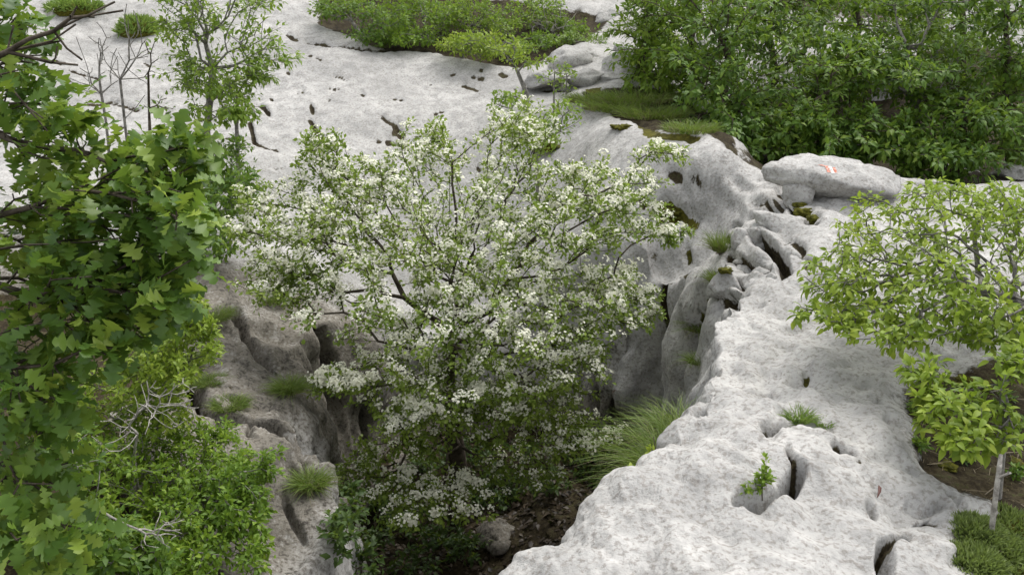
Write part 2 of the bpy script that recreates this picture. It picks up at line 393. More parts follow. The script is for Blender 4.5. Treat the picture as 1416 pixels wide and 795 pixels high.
disp = disp0+blur(disp-disp0); so = np.clip(so0+1.15*blur(so-so0), 0, 1.1)  # soil mask also holds the painted crack shade
shade_tone = np.maximum(.85*sstep(.35, .75, pt + .25*noise(P*1.7+70)), (.92+.25*noise(P*1.3+85))*sstep(-.6, -1.3, x + .4*noise(P*1.1+80))*sstep(7.9, 6.8, y))  # greyer rock plus painted shade on pit walls and overhung outcrop
P2 = P + nn*disp[:, None]
V2 = P2.reshape(NC, NRW, 3); N2 = grid_normals(V2).reshape(-1, 3)

idx = np.arange(NC*NRW).reshape(NC, NRW)
quads = np.stack([idx[:-1, :-1], idx[1:, :-1], idx[1:, 1:], idx[:-1, 1:]], -1).reshape(-1, 4)
fc = P[quads].mean(1); fpt = pt[quads].mean(1); fso = so[quads].mean(1)
pit_sd = poly_sd(fc[:, 0], fc[:, 1], pit)
def inside(Pl): return poly_sd(fc[:, 0], fc[:, 1], Pl) > 0
region = np.zeros(len(quads), int)                                             # 0 slope
fx, fy = fc[:, 0], fc[:, 1]
region[(fx > -.35) & (fy < 7.9) & (pit_sd < .5)] = 1                              # ridge
region[(fx <= -.35) & (fy < 6.9) & ~((fx > -1.0) & (fpt > .6))] = 2                 # left outcrop
region[(fpt > .55) & (region != 2) & ~((fx > .1) & (pit_sd < .3) & (fy < 4.6))] = 3  # pit walls
region[(fpt > .985)] = 4                                                       # pit floor
region[inside(soil_right)] = 5
region[fy > 14.8] = 6
names = ['rock_slope', 'rock_ridge', 'rock_outcrop', 'pit_wall', 'pit_floor', 'soil_bank', 'hillside']
lab = ['pale limestone slab sloping up behind the blossoming hawthorn', 'pale pitted limestone ridge along the edge of the sinkhole', 'grey ledged limestone outcrop beside the sinkhole under the bushes',
       'dark fluted limestone wall of the sinkhole', 'dark littered floor of the sinkhole', 'mossy brown soil beside the limestone ridge', 'rocky wooded hillside above the slab']
tmats = [M_rock]*7
ground = {}
for k, nm in enumerate(names):
    q = quads[region == k]
    u, inv = np.unique(q, return_inverse=True)
    me = new_mesh(nm, P2[u], inv.reshape(-1, 4), {'moss': moss[u], 'soil': np.maximum(so[u], sstep(.93, .99, pt[u])), 'tone': shade_tone[u]}, True, [tmats[k]])  # soil holds real soil and the painted crack shade
    me.normals_split_custom_set_from_vertices(N2[u].tolist())
    ground[nm] = tag(obj(nm, me), lab[k], kind='structure')
bpy.context.view_layer.update()
def hit(px, py, far=60):                 # where a sight line meets the finished terrain
    o = Vector((0, 0, EYE)); d = Vector(ray(px, py)).normalized(); best = None
    for g_ in ground.values():
        ok, loc, nrm, _ = g_.ray_cast(o, d, distance=far)
        if ok and (best is None or (loc-o).length < best[0]): best = ((loc-o).length, np.array(loc), np.array(nrm))
    return (best[1], best[2]) if best else (march(px, py), np.array([0, 0, 1.]))
def drop(x_, y_):                        # terrain height straight below
    best = None
    for g_ in ground.values():
        ok, loc, nrm, _ = g_.ray_cast(Vector((x_, y_, 30)), Vector((0, 0, -1)))
        if ok and (best is None or loc.z > best[0]): best = (loc.z, np.array(nrm))
    return best if best else (t1(x_, y_), np.array([0, 0, 1.]))

# ------------------------------------------------------------------ leaf shapes and foliage builder
def strip_leaf(xs, ws, curl=.25, fold=.12, wave=0.):
    """a leaf as two strips either side of the midrib; x along the blade, z the upper side"""
    xs, ws = np.array(xs, float), np.array(ws, float); n = len(xs)
    zc = -curl*xs**2
    v = np.zeros((3*n, 3))
    v[:n] = np.c_[xs, 0*xs, zc]
    v[n:2*n] = np.c_[xs, ws, zc+fold*ws+wave*np.sin(xs*17)]
    v[2*n:] = np.c_[xs, -ws, zc+fold*ws+wave*np.cos(xs*15)]
    f = []
    for i in range(n-1):
        f += [(i, i+1, n+i+1, n+i), (i+1, i, 2*n+i, 2*n+i+1)]
    return v, np.array(f)
LEAF_OAK = strip_leaf([0,.14,.22,.28,.34,.41,.48,.54,.60,.67,.74,.80,.87,.94,1.0], [.02,.035,.14,.19,.075,.19,.31,.25,.10,.26,.37,.30,.14,.19,.03], .28, .2, .025)
LEAF_OVAL = strip_leaf([0,.28,.62,1], [.02,.25,.22,.01], .30, .25)
LEAF_DROOP = strip_leaf([0,.22,.48,.75,1], [.02,.22,.27,.18,.01], .62, .28)
LEAF_THORN = strip_leaf([0,.55,1], [.06,.36,.06], .22, .25)
LEAF_HORN = strip_leaf([0,.45,1], [.05,.30,.02], .5, .28)
LEAF_STRAW = strip_leaf([0,.5,1], [.015,.02,.01], .1, .1)
LEAF_NARROW = strip_leaf([0,.4,1], [.02,.13,.01], .25, .2)
def flower_cluster(n, spread, seed, pts=10):
    """a flat-topped head of five-petalled flowers, radius about spread, petals facing out"""
    r_ = np.random.default_rng(seed); vs, fs = [], []
    for k in range(n):
        a = r_.uniform(0, 2*math.pi); rr = spread*math.sqrt(r_.uniform(0, 1))
        c = np.array([rr*math.cos(a), rr*math.sin(a), .35*spread*(1-(rr/spread)**2)+r_.uniform(-.1, .1)*spread])
        ax = np.array([.7*rr/spread*math.cos(a), .7*rr/spread*math.sin(a), 1.]) + r_.normal(size=3)*.25; ax /= np.linalg.norm(ax)
        t = np.cross(ax, [.3, .9, .1]); t /= np.linalg.norm(t); bt = np.cross(ax, t)
        s_ = r_.uniform(.0065, .0085); ph = r_.uniform(0, 6.28); b0 = len(vs)
        vs.append(c)
        for q in range(pts):
            rad = s_*(1.0 if q % 2 == 0 or pts < 10 else .66); an = ph+q*2*math.pi/pts
            vs.append(c+rad*(math.cos(an)*t+math.sin(an)*bt)+ax*s_*.28)
        fs += [(b0, b0+1+q, b0+1+(q+1) % pts) for q in range(pts)]
    return np.array(vs), np.array(fs)

def nrm(a): return a/(np.linalg.norm(a, axis=-1, keepdims=True)+1e-12)
def frames(axis, normal):
    a = nrm(axis); b = nrm(np.cross(normal, a)); c = np.cross(a, b)
    return np.stack([a, b, c], axis=-1)                 # columns x y z
def scatter(template, pos, R, size, rs_):
    """copies of a leaf joined to vertex and face arrays, with one random value for each leaf"""
    tv, tf = template; n, m = len(pos), len(tv)
    v = np.einsum('nij,mj->nmi', R*size[:, None, None], tv) + pos[:, None, :]
    f = tf[None] + (np.arange(n)*m)[:, None, None]
    return v.reshape(-1, 3), f.reshape(-1, tf.shape[1]), np.repeat(rs_, m)

def grow(stem, pts, alpha=.35):
    """join every twig tip to the growing skeleton by the cheapest path; returns nodes and parents"""
    nodes = [np.array(p, float) for p in stem]; par = [-1]+list(range(len(stem)-1))
    pl = [0.]
    for i in range(1, len(stem)): pl.append(pl[-1]+np.linalg.norm(nodes[i]-nodes[i-1])*.3)
    P_ = np.array(pts); n = len(P_); best = np.full(n, 1e9); bi = np.zeros(n, int); done = np.zeros(n, bool)
    def relax(i):
        d = np.linalg.norm(P_-nodes[i], axis=1); c = d + alpha*pl[i]
        k = (c < best) & ~done; best[k] = c[k]; bi[k] = i
    for i in range(max(0, len(stem)//3), len(stem)): relax(i)
    for _ in range(n):
        j = int(np.argmin(np.where(done, 1e9, best))); done[j] = True; p = bi[j]
        a, b = nodes[p], P_[j]; L_ = np.linalg.norm(b-a)
        k = int(L_/.22)
        prev = p
        side = rng.normal(size=3)*L_*.05
        for q in range(1, k+1):                         # long runs get bent mid nodes
            t = q/(k+1); m_ = a+(b-a)*t + side*math.sin(math.pi*t) + np.array([0, 0, -.04*L_*math.sin(math.pi*t)])
            nodes.append(m_); par.append(prev); pl.append(pl[prev]+np.linalg.norm(m_-nodes[prev])); prev = len(nodes)-1; relax(prev)
        nodes.append(b); par.append(prev); pl.append(pl[prev]+np.linalg.norm(b-nodes[prev])); relax(len(nodes)-1)
    nd = np.array(nodes); pr = np.array(par); ns = len(stem)
    ch = np.zeros(len(nd)); np.add.at(ch, pr[1:], 1)
    for _ in range(2):                                  # ease the kinks of the limbs
        acc = np.zeros_like(nd); np.add.at(acc, pr[1:], nd[1:])
        inn = (ch > 0) & (np.arange(len(nd)) >= ns)
        avg = (acc[inn]+nd[pr[inn]])/(ch[inn]+1)[:, None]
        nd[inn] = .6*nd[inn]+.4*avg
    return nd, pr
def radii(pr, tip, ex=.44, n_stem=0, stem_r=None):
    cnt = np.zeros(len(pr)); haschild = np.zeros(len(pr), bool); haschild[pr[1:]] = True
    cnt[~haschild] = 1
    for i in range(len(pr)-1, 0, -1): cnt[pr[i]] += cnt[i]
    r = tip*np.maximum(cnt, 1)**ex
    if stem_r: r *= min(1., stem_r/r[0]) if r[0] > stem_r else 1.
    return np.maximum(r, tip*.8), cnt
def tubes(nd, pr, r, sides=5, sel=None):
    """one tapered tube for each skeleton edge, elbows shared by the main child"""
    n = len(nd); d = nd-nd[np.maximum(pr, 0)]; d[0] = nd[1]-nd[0]; d = nrm(d)
    main = np.full(n, -1)
    for i in range(1, n):
        p = pr[i]
        if main[p] < 0 or r[i] > r[main[p]]: main[p] = i
    av = d.copy(); k = main >= 0; av[k] = nrm(d[k]+d[main[k]])
    i = np.arange(1, n) if sel is None else sel; p = pr[i]
    ismain = main[p] == i
    dirp = np.where(ismain[:, None], av[p], d[i]); radp = np.where(ismain, r[p], np.minimum(r[p], r[i]*1.25))
    ref = np.where(np.abs(d[i, 2:3]) < .9, np.array([[0, 0, 1.]]), np.array([[1., 0, 0]]))
    an = np.linspace(0, 2*math.pi, sides, endpoint=False)
    def ring(c, dr, rad):
        u = nrm(np.cross(dr, ref)); w_ = np.cross(dr, u)
        return c[:, None]+rad[:, None, None]*(np.cos(an)[None, :, None]*u[:, None]+np.sin(an)[None, :, None]*w_[:, None])
    A = ring(nd[p], dirp, radp); B = ring(nd[i], av[i], r[i])
    v = np.concatenate([A, B], axis=1).reshape(-1, 3)
    s = np.arange(sides); q = np.stack([s, (s+1) % sides, (s+1) % sides+sides, s+sides], -1)
    f = (q[None]+(np.arange(len(i))*2*sides)[:, None, None]).reshape(-1, 4)
    return v, f

def leaf_mat(name, dark, mid, light, trans=.35, rough=.5, spec=.3):
    m, nt, b = base_mat(name); L = nt.links
    a = nt.nodes.new('ShaderNodeAttribute'); a.attribute_name = 'var'
    r = ramp(nt, [(0, dark), (.5, mid), (1, light)]); L.new(a.outputs['Fac'], r.inputs[0])
    L.new(r.outputs[0], b.inputs['Base Color']); b.inputs['Roughness'].default_value = rough; b.inputs['Specular IOR Level'].default_value = spec
    t = nt.nodes.new('ShaderNodeBsdfTranslucent')
    tc = mixc(nt, .5, r.outputs[0], (.30, .42, .05)); L.new(tc, t.inputs['Color'])
    mx = nt.nodes.new('ShaderNodeMixShader'); mx.inputs[0].default_value = trans
    L.new(b.outputs[0], mx.inputs[1]); L.new(t.outputs[0], mx.inputs[2]); L.new(mx.outputs[0], nt.nodes['Material Output'].inputs['Surface'])
    return m
def bark_mat(name, a, b_, scale=18):
    m, nt, b = base_mat(name); L = nt.links
    co = nt.nodes.new('ShaderNodeNewGeometry').outputs['Position']
    n = tex(nt, 'ShaderNodeTexNoise', scale, co, 4, .65)
    r = ramp(nt, [(.36, a), (.62, b_)]); L.new(n.outputs['Fac'], r.inputs[0]); L.new(r.outputs[0], b.inputs['Base Color'])
    b.inputs['Roughness'].default_value = .9; b.inputs['Specular IOR Level'].default_value = .1
    bp = nt.nodes.new('ShaderNodeBump'); bp.inputs['Distance'].default_value = .01; L.new(n.outputs['Fac'], bp.inputs['Height']); L.new(bp.outputs[0], b.inputs['Normal'])
    return m
M_hawleaf = leaf_mat('hawthorn_leaf', (.10, .16, .022), (.19, .27, .036), (.31, .39, .075))
M_oak = leaf_mat('oak_leaf', (.04, .095, .014), (.095, .18, .022), (.27, .35, .05), .34, .45, .35)
M_horn = leaf_mat('hornbeam_leaf', (.045, .100, .014), (.10, .19, .022), (.20, .29, .038), .38)
M_lime = leaf_mat('yellow_green_leaf', (.105, .17, .016), (.22, .31, .028), (.35, .42, .055), .40)
M_shrub = leaf_mat('shrub_leaf', (.08, .155, .014), (.15, .255, .022), (.26, .36, .035), .38)
M_ash = leaf_mat('ash_leaf', (.09, .165, .018), (.175, .275, .030), (.30, .38, .06), .40)
M_grass = leaf_mat('grass_blade', (.06, .11, .018), (.13, .195, .032), (.25, .29, .08), .3)
M_dry = leaf_mat('dry_grass', (.10, .085, .045), (.17, .14, .075), (.26, .22, .12), .2)
M_cush = leaf_mat('cushion_leaf', (.09, .16, .030), (.17, .26, .055), (.27, .35, .10), .3)
M_petal, _nt, _b = base_mat('petal'); _b.inputs['Base Color'].default_value = (.84, .83, .70, 1); _b.inputs['Roughness'].default_value = .6
_t = _nt.nodes.new('ShaderNodeBsdfTranslucent'); _t.inputs['Color'].default_value = (.84, .84, .66, 1); _m = _nt.nodes.new('ShaderNodeMixShader'); _m.inputs[0].default_value = .3
_nt.links.new(_b.outputs[0], _m.inputs[1]); _nt.links.new(_t.outputs[0], _m.inputs[2]); _nt.links.new(_m.outputs[0], _nt.nodes['Material Output'].inputs['Surface'])
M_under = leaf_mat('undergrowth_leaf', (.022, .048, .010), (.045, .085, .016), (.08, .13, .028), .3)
M_feather = leaf_mat('feathery_leaf', (.09, .12, .04), (.17, .225, .07), (.30, .36, .13), .3)
M_bark = bark_mat('brown_bark', (.035, .028, .020), (.12, .10, .078))
M_barkg = bark_mat('grey_bark', (.10, .095, .085), (.27, .255, .23), 30)
M_dead = bark_mat('dead_wood', (.20, .185, .165), (.42, .40, .36), 40)

def reseed(p):                               # every plant keeps its own shape whatever is built before it
    global rng; rng = np.random.default_rng(int(abs(p[0])*9173+abs(p[1])*7919+abs(p[2])*6101+17))
def lobe_points(lobes, clump):
    """twig tips spread through ellipsoids given as photograph point, distance, half-sizes in pixels, half-depth in metres, count"""
    out, tagl = [], []
    for k, (px, py, d, rx, ry, rz, n) in enumerate(lobes):
        c = at(px, py, d); s_ = ppm(d)
        m_ = max(3, n//clump) if clump else n
        u = nrm(rng.normal(size=(m_, 3)))*rng.uniform(0, 1, (m_, 1))**.42
        if clump:                                        # flat sprays with gaps between them
            u = u[rng.integers(0, m_, n)] + rng.normal(size=(n, 3))*np.array([.24, .24, .075])
        fx_ = nrm(np.array([c[0], c[1], 0.]))            # depth axis: away from the viewer
        rt = np.array([fx_[1], -fx_[0], 0])
        out.append(c + u[:, :1]*rx/s_*rt + u[:, 1:2]*rz*fx_ + u[:, 2:]*ry/s_*np.array([0, 0, 1.])); tagl += [k]*n
    return np.concatenate(out), np.array(tagl)

def tree(name, label, cat, stem, lobes, leaf, lmat, size, per, bark, tip=.0022, alpha=.35, ex=.44, up=.6, stem_r=None, group=None, spread=.05, out_w=.8,
         leafless=(), single=0, flowers=None, leaf_name='leaves', var_lift=.35, twig_max=.006, trunk_name='trunk', clump=0):
    stem = np.array(stem, float); root = stem[0].copy()
    t = thing(name, label, cat, root, group); reseed(root)
    tips, lob = lobe_points(lobes, clump)
    k = tips[:, 2] > np.array([base_h(tips[:, 0], tips[:, 1])]).ravel()-2.2; tips, lob = tips[k], lob[k]
    nd, pr = grow(stem, tips, alpha)
    r, cnt = radii(pr, tip, ex, len(stem), stem_r)
    if stem_r: r[:len(stem)] = np.maximum(r[:len(stem)], stem_r*np.linspace(1., .45, len(stem)))
    thick = np.zeros(len(nd), bool); thick[1:] = True
    ids = np.arange(1, len(nd)); ia = ids[(r[1:] > .0075) & (ids >= len(stem))]; ib = ids[(r[1:] <= .0075) & (ids >= len(stem))]
    v, f = tubes(nd-root, pr, r, 9, ids[ids < len(stem)])
    tr = obj(trunk_name, new_mesh(trunk_name, v, f, None, True, [bark]), t)
    v, f = tubes(nd-root, pr, r, 7, ia); v3, f3 = tubes(nd-root, pr, r, 3, ib)         # thin twigs get three-sided tubes
    tag(obj('branches', new_mesh('branches', np.concatenate([v, v3]), np.concatenate([f, f3+len(v)]), None, True, [bark]), tr), kind='stuff')
    # leaves on the thin twigs
    tw = np.where((r < twig_max) & (np.arange(len(nd)) >= len(stem)))[0]
    cen = nd[tw].mean(0)
    rep = np.repeat(tw, per); n = len(rep)
    tt = rng.uniform(.25, 1.08, n)[:, None]
    axis = nrm(nd[rep]-nd[pr[rep]])
    pos = nd[pr[rep]]*(1-tt)+nd[rep]*tt
    outw = nrm(nd[rep]-(cen*[1, 1, 1]+[0, 0, -.3]))
    rd = nrm(rng.normal(size=(n, 3)))
    la = nrm(axis*.55 + rd*.9 + outw*.35)
    pos = pos + la*rng.uniform(0, 1, (n, 1))*spread
    ln = np.array([0, 0, up]) + rng.normal(size=(n, 3))*.42 + outw*.25
    R_ = frames(la, ln)
    sz = size*rng.uniform(.6, 1.15, n)
    hgt = (pos[:, 2]-nd[:, 2].min())/(np.ptp(nd[:, 2])+1e-6)
    var = np.clip(rng.normal(.46, .22, n) + var_lift*(noise(pos*2.2+50)), 0, 1)
    if len(leafless):
        q = ~np.isin(rep, tw[[(np.linalg.norm(tips-nd[i], axis=1).argmin() in set(np.where(np.isin(lob, leafless))[0])) for i in tw]])
        pos, R_, sz, var = pos[q], R_[q], sz[q], var[q]
    # largest leaves in view become parts of their own
    big = np.zeros(len(pos), bool)
    if single:
        rel = pos-np.array([0, 0, EYE]); dep = rel[:, 1]*cp-rel[:, 2]*sp
        uu = rel[:, 0]/dep*FPX+708; vv = 397.5-(rel[:, 1]*sp+rel[:, 2]*cp)/dep*FPX
        sc_ = np.where((uu > 5) & (uu < 1411) & (vv > 5) & (vv < 790), sz/dep, 0)
        big[np.argsort(-sc_)[:single]] = True
        tv, tf = leaf
        variants = [new_mesh('leaf', tv, tf, {'var': np.full(len(tv), q)}, True, [lmat]) for q in (.1, .3, .45, .6, .85)]
        for i in np.where(big)[0]:
            o = bpy.data.objects.new('leaf', variants[int(np.argmin(abs(np.array((.1, .3, .45, .6, .85))-var[i])))]); C.objects.link(o); o.parent = t
            M_ = Matrix(R_[i].tolist()).to_4x4() @ Matrix.Scale(float(sz[i]), 4); M_.translation = Vector(pos[i]-root); o.matrix_local = M_
    b_ = ~big; leaf_name = 'crown' if cat == 'tree' else 'leaves'
    lv, lf, la_ = scatter(leaf, pos[b_]-root, R_[b_], sz[b_], var[b_])
    if len(lv): tag(obj(leaf_name, new_mesh(leaf_name, lv, lf, {'var': la_}, True, [lmat]), t), kind='stuff')
    if flowers:
        lobe_p, nfl, nsingle = flowers
        tl = np.array([lob[np.linalg.norm(tips-nd[i], axis=1).argmin()] for i in tw])
        pb = np.array(lobe_p)[tl]*(.35+np.clip(noise(nd[tw]*3.1+8)+.45, 0, 1.2)); pb /= pb.sum()
        pick = rng.choice(tw, nfl, p=pb)
        tt = rng.uniform(.2, 1.05, nfl)[:, None]
        fp = nd[pr[pick]]*(1-tt)+nd[pick]*tt + np.c_[rng.normal(size=(nfl, 2))*.02, rng.uniform(.012, .05, nfl)]
        fn = nrm(np.array([0, -.35, 1.])+nrm(nd[pick]-cen)*.45+rng.normal(size=(nfl, 3))*.4)
        FR = frames(nrm(rng.normal(size=(nfl, 3))), fn)
        # frames keeps x; rebuild so that z is the head's axis
        z_ = nrm(fn); x_ = nrm(np.cross(z_, rng.normal(size=(nfl, 3)))); y_ = np.cross(z_, x_); FR = np.stack([x_, y_, z_], -1)
        fs_ = rng.uniform(.75, 1.2, nfl)
        kinds = [flower_cluster(nf, sp_, sd) for nf, sp_, sd in ((9, .026, 1), (6, .02, 2), (12, .03, 3), (4, .015, 4))]
        kk = rng.integers(0, 4, nfl)
        rel = fp-np.array([0, 0, EYE]); near = np.argsort(np.linalg.norm(rel, axis=1)+rng.uniform(0, .9, nfl))
        own = np.zeros(nfl, bool); own[near[:nsingle]] = True
        meshes = [new_mesh('flower_cluster', *c_, None, True, [M_petal]) for c_ in kinds]
        for i in np.where(own)[0]:
            o = bpy.data.objects.new('flower_cluster', meshes[kk[i]]); C.objects.link(o); o.parent = t
            M_ = Matrix(FR[i].tolist()).to_4x4() @ Matrix.Scale(float(fs_[i]), 4); M_.translation = Vector(fp[i]-root); o.matrix_local = M_
        vs, fcs, off = [], [], 0
        for q, c_ in enumerate([flower_cluster(nf, sp_, sd, 5) for nf, sp_, sd in ((9, .026, 1), (6, .02, 2), (12, .03, 3), (4, .015, 4))]):
            s_ = (kk == q) & ~own
            a1, a2, _ = scatter(c_, fp[s_]-root, FR[s_], fs_[s_], np.zeros(s_.sum()))
            vs.append(a1); fcs.append(a2+off); off += len(a1)
        if off: tag(obj('blossom', new_mesh('blossom', np.concatenate(vs), np.concatenate(fcs), None, True, [M_petal]), t), kind='stuff')
    return t
def twigs(parent, lobes, start, mat, tip=.0018, alpha=.2, name='dead_branch', ex=.42):
    reseed(np.array(start[0])); tips, _ = lobe_points(lobes, 0)
    nd, pr = grow(np.array(start, float), tips, alpha); r, _ = radii(pr, tip, ex)
    root = np.array(parent.location) if parent else nd[0]
    v, f = tubes(nd-root, pr, r, 4)
    return obj(name, new_mesh(name, v, f, None, True, [mat]), parent)

def on_ground(px, py, d=None, sink=.05):
    p = at(px, py, d) if d else hit(px, py)[0]
    return np.array([p[0], p[1], drop(p[0], p[1])[0]-sink])
def stem_to(base, *pts): return [base]+[at(*p) for p in pts]

# ------------------------------------------------------------------ the hawthorn in the sinkhole
b0 = on_ground(634, 700, 6.35, .1)
haw_lobes = [(640,295,6.2,235,100,1.0,430),(640,395,5.9,270,90,1.1,480),(650,480,5.8,190,60,.8,230),(430,320,6.1,115,75,.6,190),(395,385,5.9,80,30,.4,90),
             (440,205,6.3,40,32,.25,45),(500,240,6.3,70,40,.4,70),(590,195,6.4,45,30,.3,45),(720,185,6.4,60,45,.4,90),(830,280,6.2,105,65,.7,190),(915,212,6.3,42,12,.2,26),(925,325,6.1,34,14,.2,30),
             (850,415,6.0,70,45,.5,120),(475,530,5.5,48,16,.2,42),(560,575,5.4,42,26,.2,46),(790,500,5.7,60,45,.4,70),
             (790,600,5.8,80,18,.3,60),(650,560,6.0,110,45,.5,90),(600,690,5.4,110,20,.35,75),(500,655,5.7,45,28,.25,34),(720,650,5.8,80,28,.4,60),(490,745,5.5,20,10,.1,8),(350,300,6.3,30,60,.3,40),(640,535,5.8,170,42,.55,190),(730,565,5.7,110,40,.4,110),(560,625,5.9,100,40,.4,80)]
haw_fl = [1,1,.9,1,1.2,.35,.5,.45,.8,1.1,.7,1,1.1,2.2,2.4,1.1,.9,.5,1.0,.6,.4,1.4,.6,.45,.45,.15]
stem = [b0, at(634,650,6.32), at(628,600,6.3), at(622,555,6.25), at(620,515,6.2), at(625,470,6.15)]
tree('hawthorn_tree', 'hawthorn covered in white blossom growing out of the sinkhole', 'tree', stem, haw_lobes, LEAF_THORN, M_hawleaf, .028, 17, M_bark, tip=.0021, alpha=.42, ex=.43,
     stem_r=.075, spread=.045, single=0, flowers=(haw_fl, 7400, 300))

# ------------------------------------------------------------------ trees and shrubs
OFF = -1
# oak reaching in from beside the outcrop
ob = np.array([-2.75, 2.7, drop(-2.75, 2.7)[0]-.1])
oak = tree('oak_tree', 'oak with broad lobed leaves leaning over the grey outcrop', 'tree',
     [ob, ob+[.0,.05,.4], at(-330,640,3.0), at(-300,520,3.0), at(-270,400,3.0), at(-250,280,3.05), at(-230,160,3.1), at(-220,60,3.1)],
     [(110,320,3.0,120,75,.4,110),(60,175,3.1,60,55,.35,46),(235,295,2.85,50,75,.3,66),(125,425,2.9,110,62,.4,105),(40,540,2.7,65,60,.3,50),(50,690,2.5,75,85,.3,56),(15,60,3.2,45,55,.3,36),(248,210,2.9,24,26,.15,16),(-140,400,3.0,100,220,.4,60),(165,245,3.0,55,28,.3,32),(205,395,2.8,50,45,.3,42)],
     LEAF_OAK, M_oak, .080, 5, M_bark, tip=.0026, alpha=.75, ex=.40, stem_r=.07, spread=.06, single=300, twig_max=.0052, up=.8)
twigs(oak, [(70,50,2.9,55,28,.2,9),(140,15,2.9,55,16,.15,10),(95,85,2.9,30,10,.1,5)], [at(-220,100,3.1), at(-120,105,2.95), at(-40,95,2.92), at(10,72,2.9)], M_bark, .0030, .6, 'bare_branch')

# shrub with drooping yellow-green leaves on the soil bank
rb = on_ground(1452, 520, 3.9)
tree('leafy_shrub', 'yellow-green shrub with drooping leaves spreading over the ridge', 'shrub',
     stem_to(rb, (1445,480,3.9), (1425,440,3.95), (1400,410,4.0)),
     [(1280,325,4.4,128,60,.5,250),(1180,390,4.2,78,48,.35,150),(1330,410,3.9,100,54,.4,220),(1385,285,4.5,55,34,.4,100),(1440,350,4.2,70,90,.45,110),(1150,438,3.95,52,16,.15,46),(1235,450,3.8,70,24,.25,80),(1300,262,4.8,55,12,.3,36),(1380,450,3.8,50,26,.25,60)],
     LEAF_DROOP, M_lime, .036, 6, M_barkg, tip=.0022, alpha=.3, ex=.42, stem_r=.03, spread=.03, single=300, up=.9)
rb2 = on_ground(1395, 600, 3.25)
tree('leafy_shrub', 'small yellow-green shrub rooted in mossy soil under the larger drooping shrub', 'shrub',
     stem_to(rb2, (1392,560,3.25), (1385,530,3.3)),
     [(1275,520,3.4,32,24,.15,26),(1340,565,3.2,60,45,.22,56),(1400,500,3.35,30,24,.2,26),(1330,605,3.1,35,18,.12,20),(1285,560,3.3,30,28,.2,20),(1390,600,3.2,26,30,.2,18)],
     LEAF_DROOP, M_lime, .038, 8, M_barkg, tip=.0018, alpha=.3, ex=.42, stem_r=.014, spread=.03, single=80, up=.9)
ds_b = on_ground(1379, 690, 2.9, .02)
nd = np.array([ds_b, at(1379,668,2.9), at(1382,645,2.91), at(1384,628,2.93)]); pr = np.arange(-1, 3)
tv, tf = tubes(nd-ds_b, pr, np.array([.0105, .0085, .008, .006]), 8)
st = thing('dead_stick', 'bleached dead stick standing in the mossy soil', 'stick', ds_b)
obj('stick_shaft', new_mesh('stick_shaft', tv, tf, None, True, [M_dead]), st)
twigs(st, [(1398,655,2.88,8,4,.03,3)], [at(1381,660,2.9), at(1386,658,2.89)], M_dead, .0035, .2, 'stub')

# shrubs below the oak
def shrub(px, py, d, lobes, label, mat, size, per, leaf=LEAF_HORN, name='leafy_shrub', bark=M_barkg, **kw):
    b_ = on_ground(px, py, d)
    L0 = lobes[0]; mid = at(L0[0], L0[1]+L0[3+1]*.5, L0[2])
    return tree(name, label, kw.pop('cat', 'shrub'), [b_, b_*.6+mid*.4+[0, 0, .02], b_*.2+mid*.8], lobes, leaf, mat, size, per, bark, **kw)
s1 = shrub(215, 620, 4.4, [(240,495,4.2,48,55,.3,150),(265,440,4.3,26,28,.2,70),(195,520,4.2,60,40,.3,110),(290,470,4.2,14,34,.15,30),(215,570,4.2,60,30,.25,80),(125,560,4.3,60,45,.3,110)], 'light green small-leaved shrub beside the outcrop, just under the oak leaves', M_lime, .026, 14, group=None, spread=.03, stem_r=.015, alpha=.3)
twigs(s1, [(225,560,3.75,60,36,.2,80),(150,600,3.75,50,25,.2,36)], [on_ground(190, 660, 3.9), at(185,630,3.85), at(190,600,3.8)], M_dead, .0018, .3, 'dead_branch', .34)
s2 = shrub(240, 820, 3.7, [(265,660,3.9,95,52,.35,330),(330,690,3.7,52,45,.25,170),(250,745,3.5,95,50,.3,260),(200,610,4.1,80,34,.3,150),(372,640,3.8,20,22,.12,22),(350,755,3.5,26,30,.2,44),(300,605,4.1,36,18,.2,44),(140,660,3.7,60,50,.3,120)],
           'bright green small-leaved shrub sprawling over the lower outcrop', M_shrub, .026, 11, spread=.03, stem_r=.02, alpha=.3)
twigs(s2, [(222,740,3.08,38,16,.1,46),(235,722,3.08,26,10,.1,20)], [at(130,700,3.25), at(155,715,3.15), at(172,724,3.1)], M_dead, .0017, .25, 'dead_branch', .36)
s3 = shrub(120, 860, 3.2, [(130,745,3.2,65,45,.25,120),(70,760,3.1,50,50,.25,70),(195,770,3.2,50,30,.2,70),(90,630,3.5,60,40,.25,70)], 'dark green shrub with pointed oval leaves under the oak, beside a grey dead branch', M_horn, .036, 9, spread=.03, stem_r=.015, alpha=.3)
tree('hawthorn_tree', 'small shaded hawthorn with few flowers among the oak leaves', 'tree', stem_to(on_ground(60,650,3.6), (60,610,3.5), (64,590,3.4)), [(75,580,3.3,28,26,.15,22),(40,560,3.4,30,30,.15,16)], LEAF_THORN, M_hawleaf, .032, 7, M_bark, stem_r=.01, flowers=([1, .2], 9, 9))

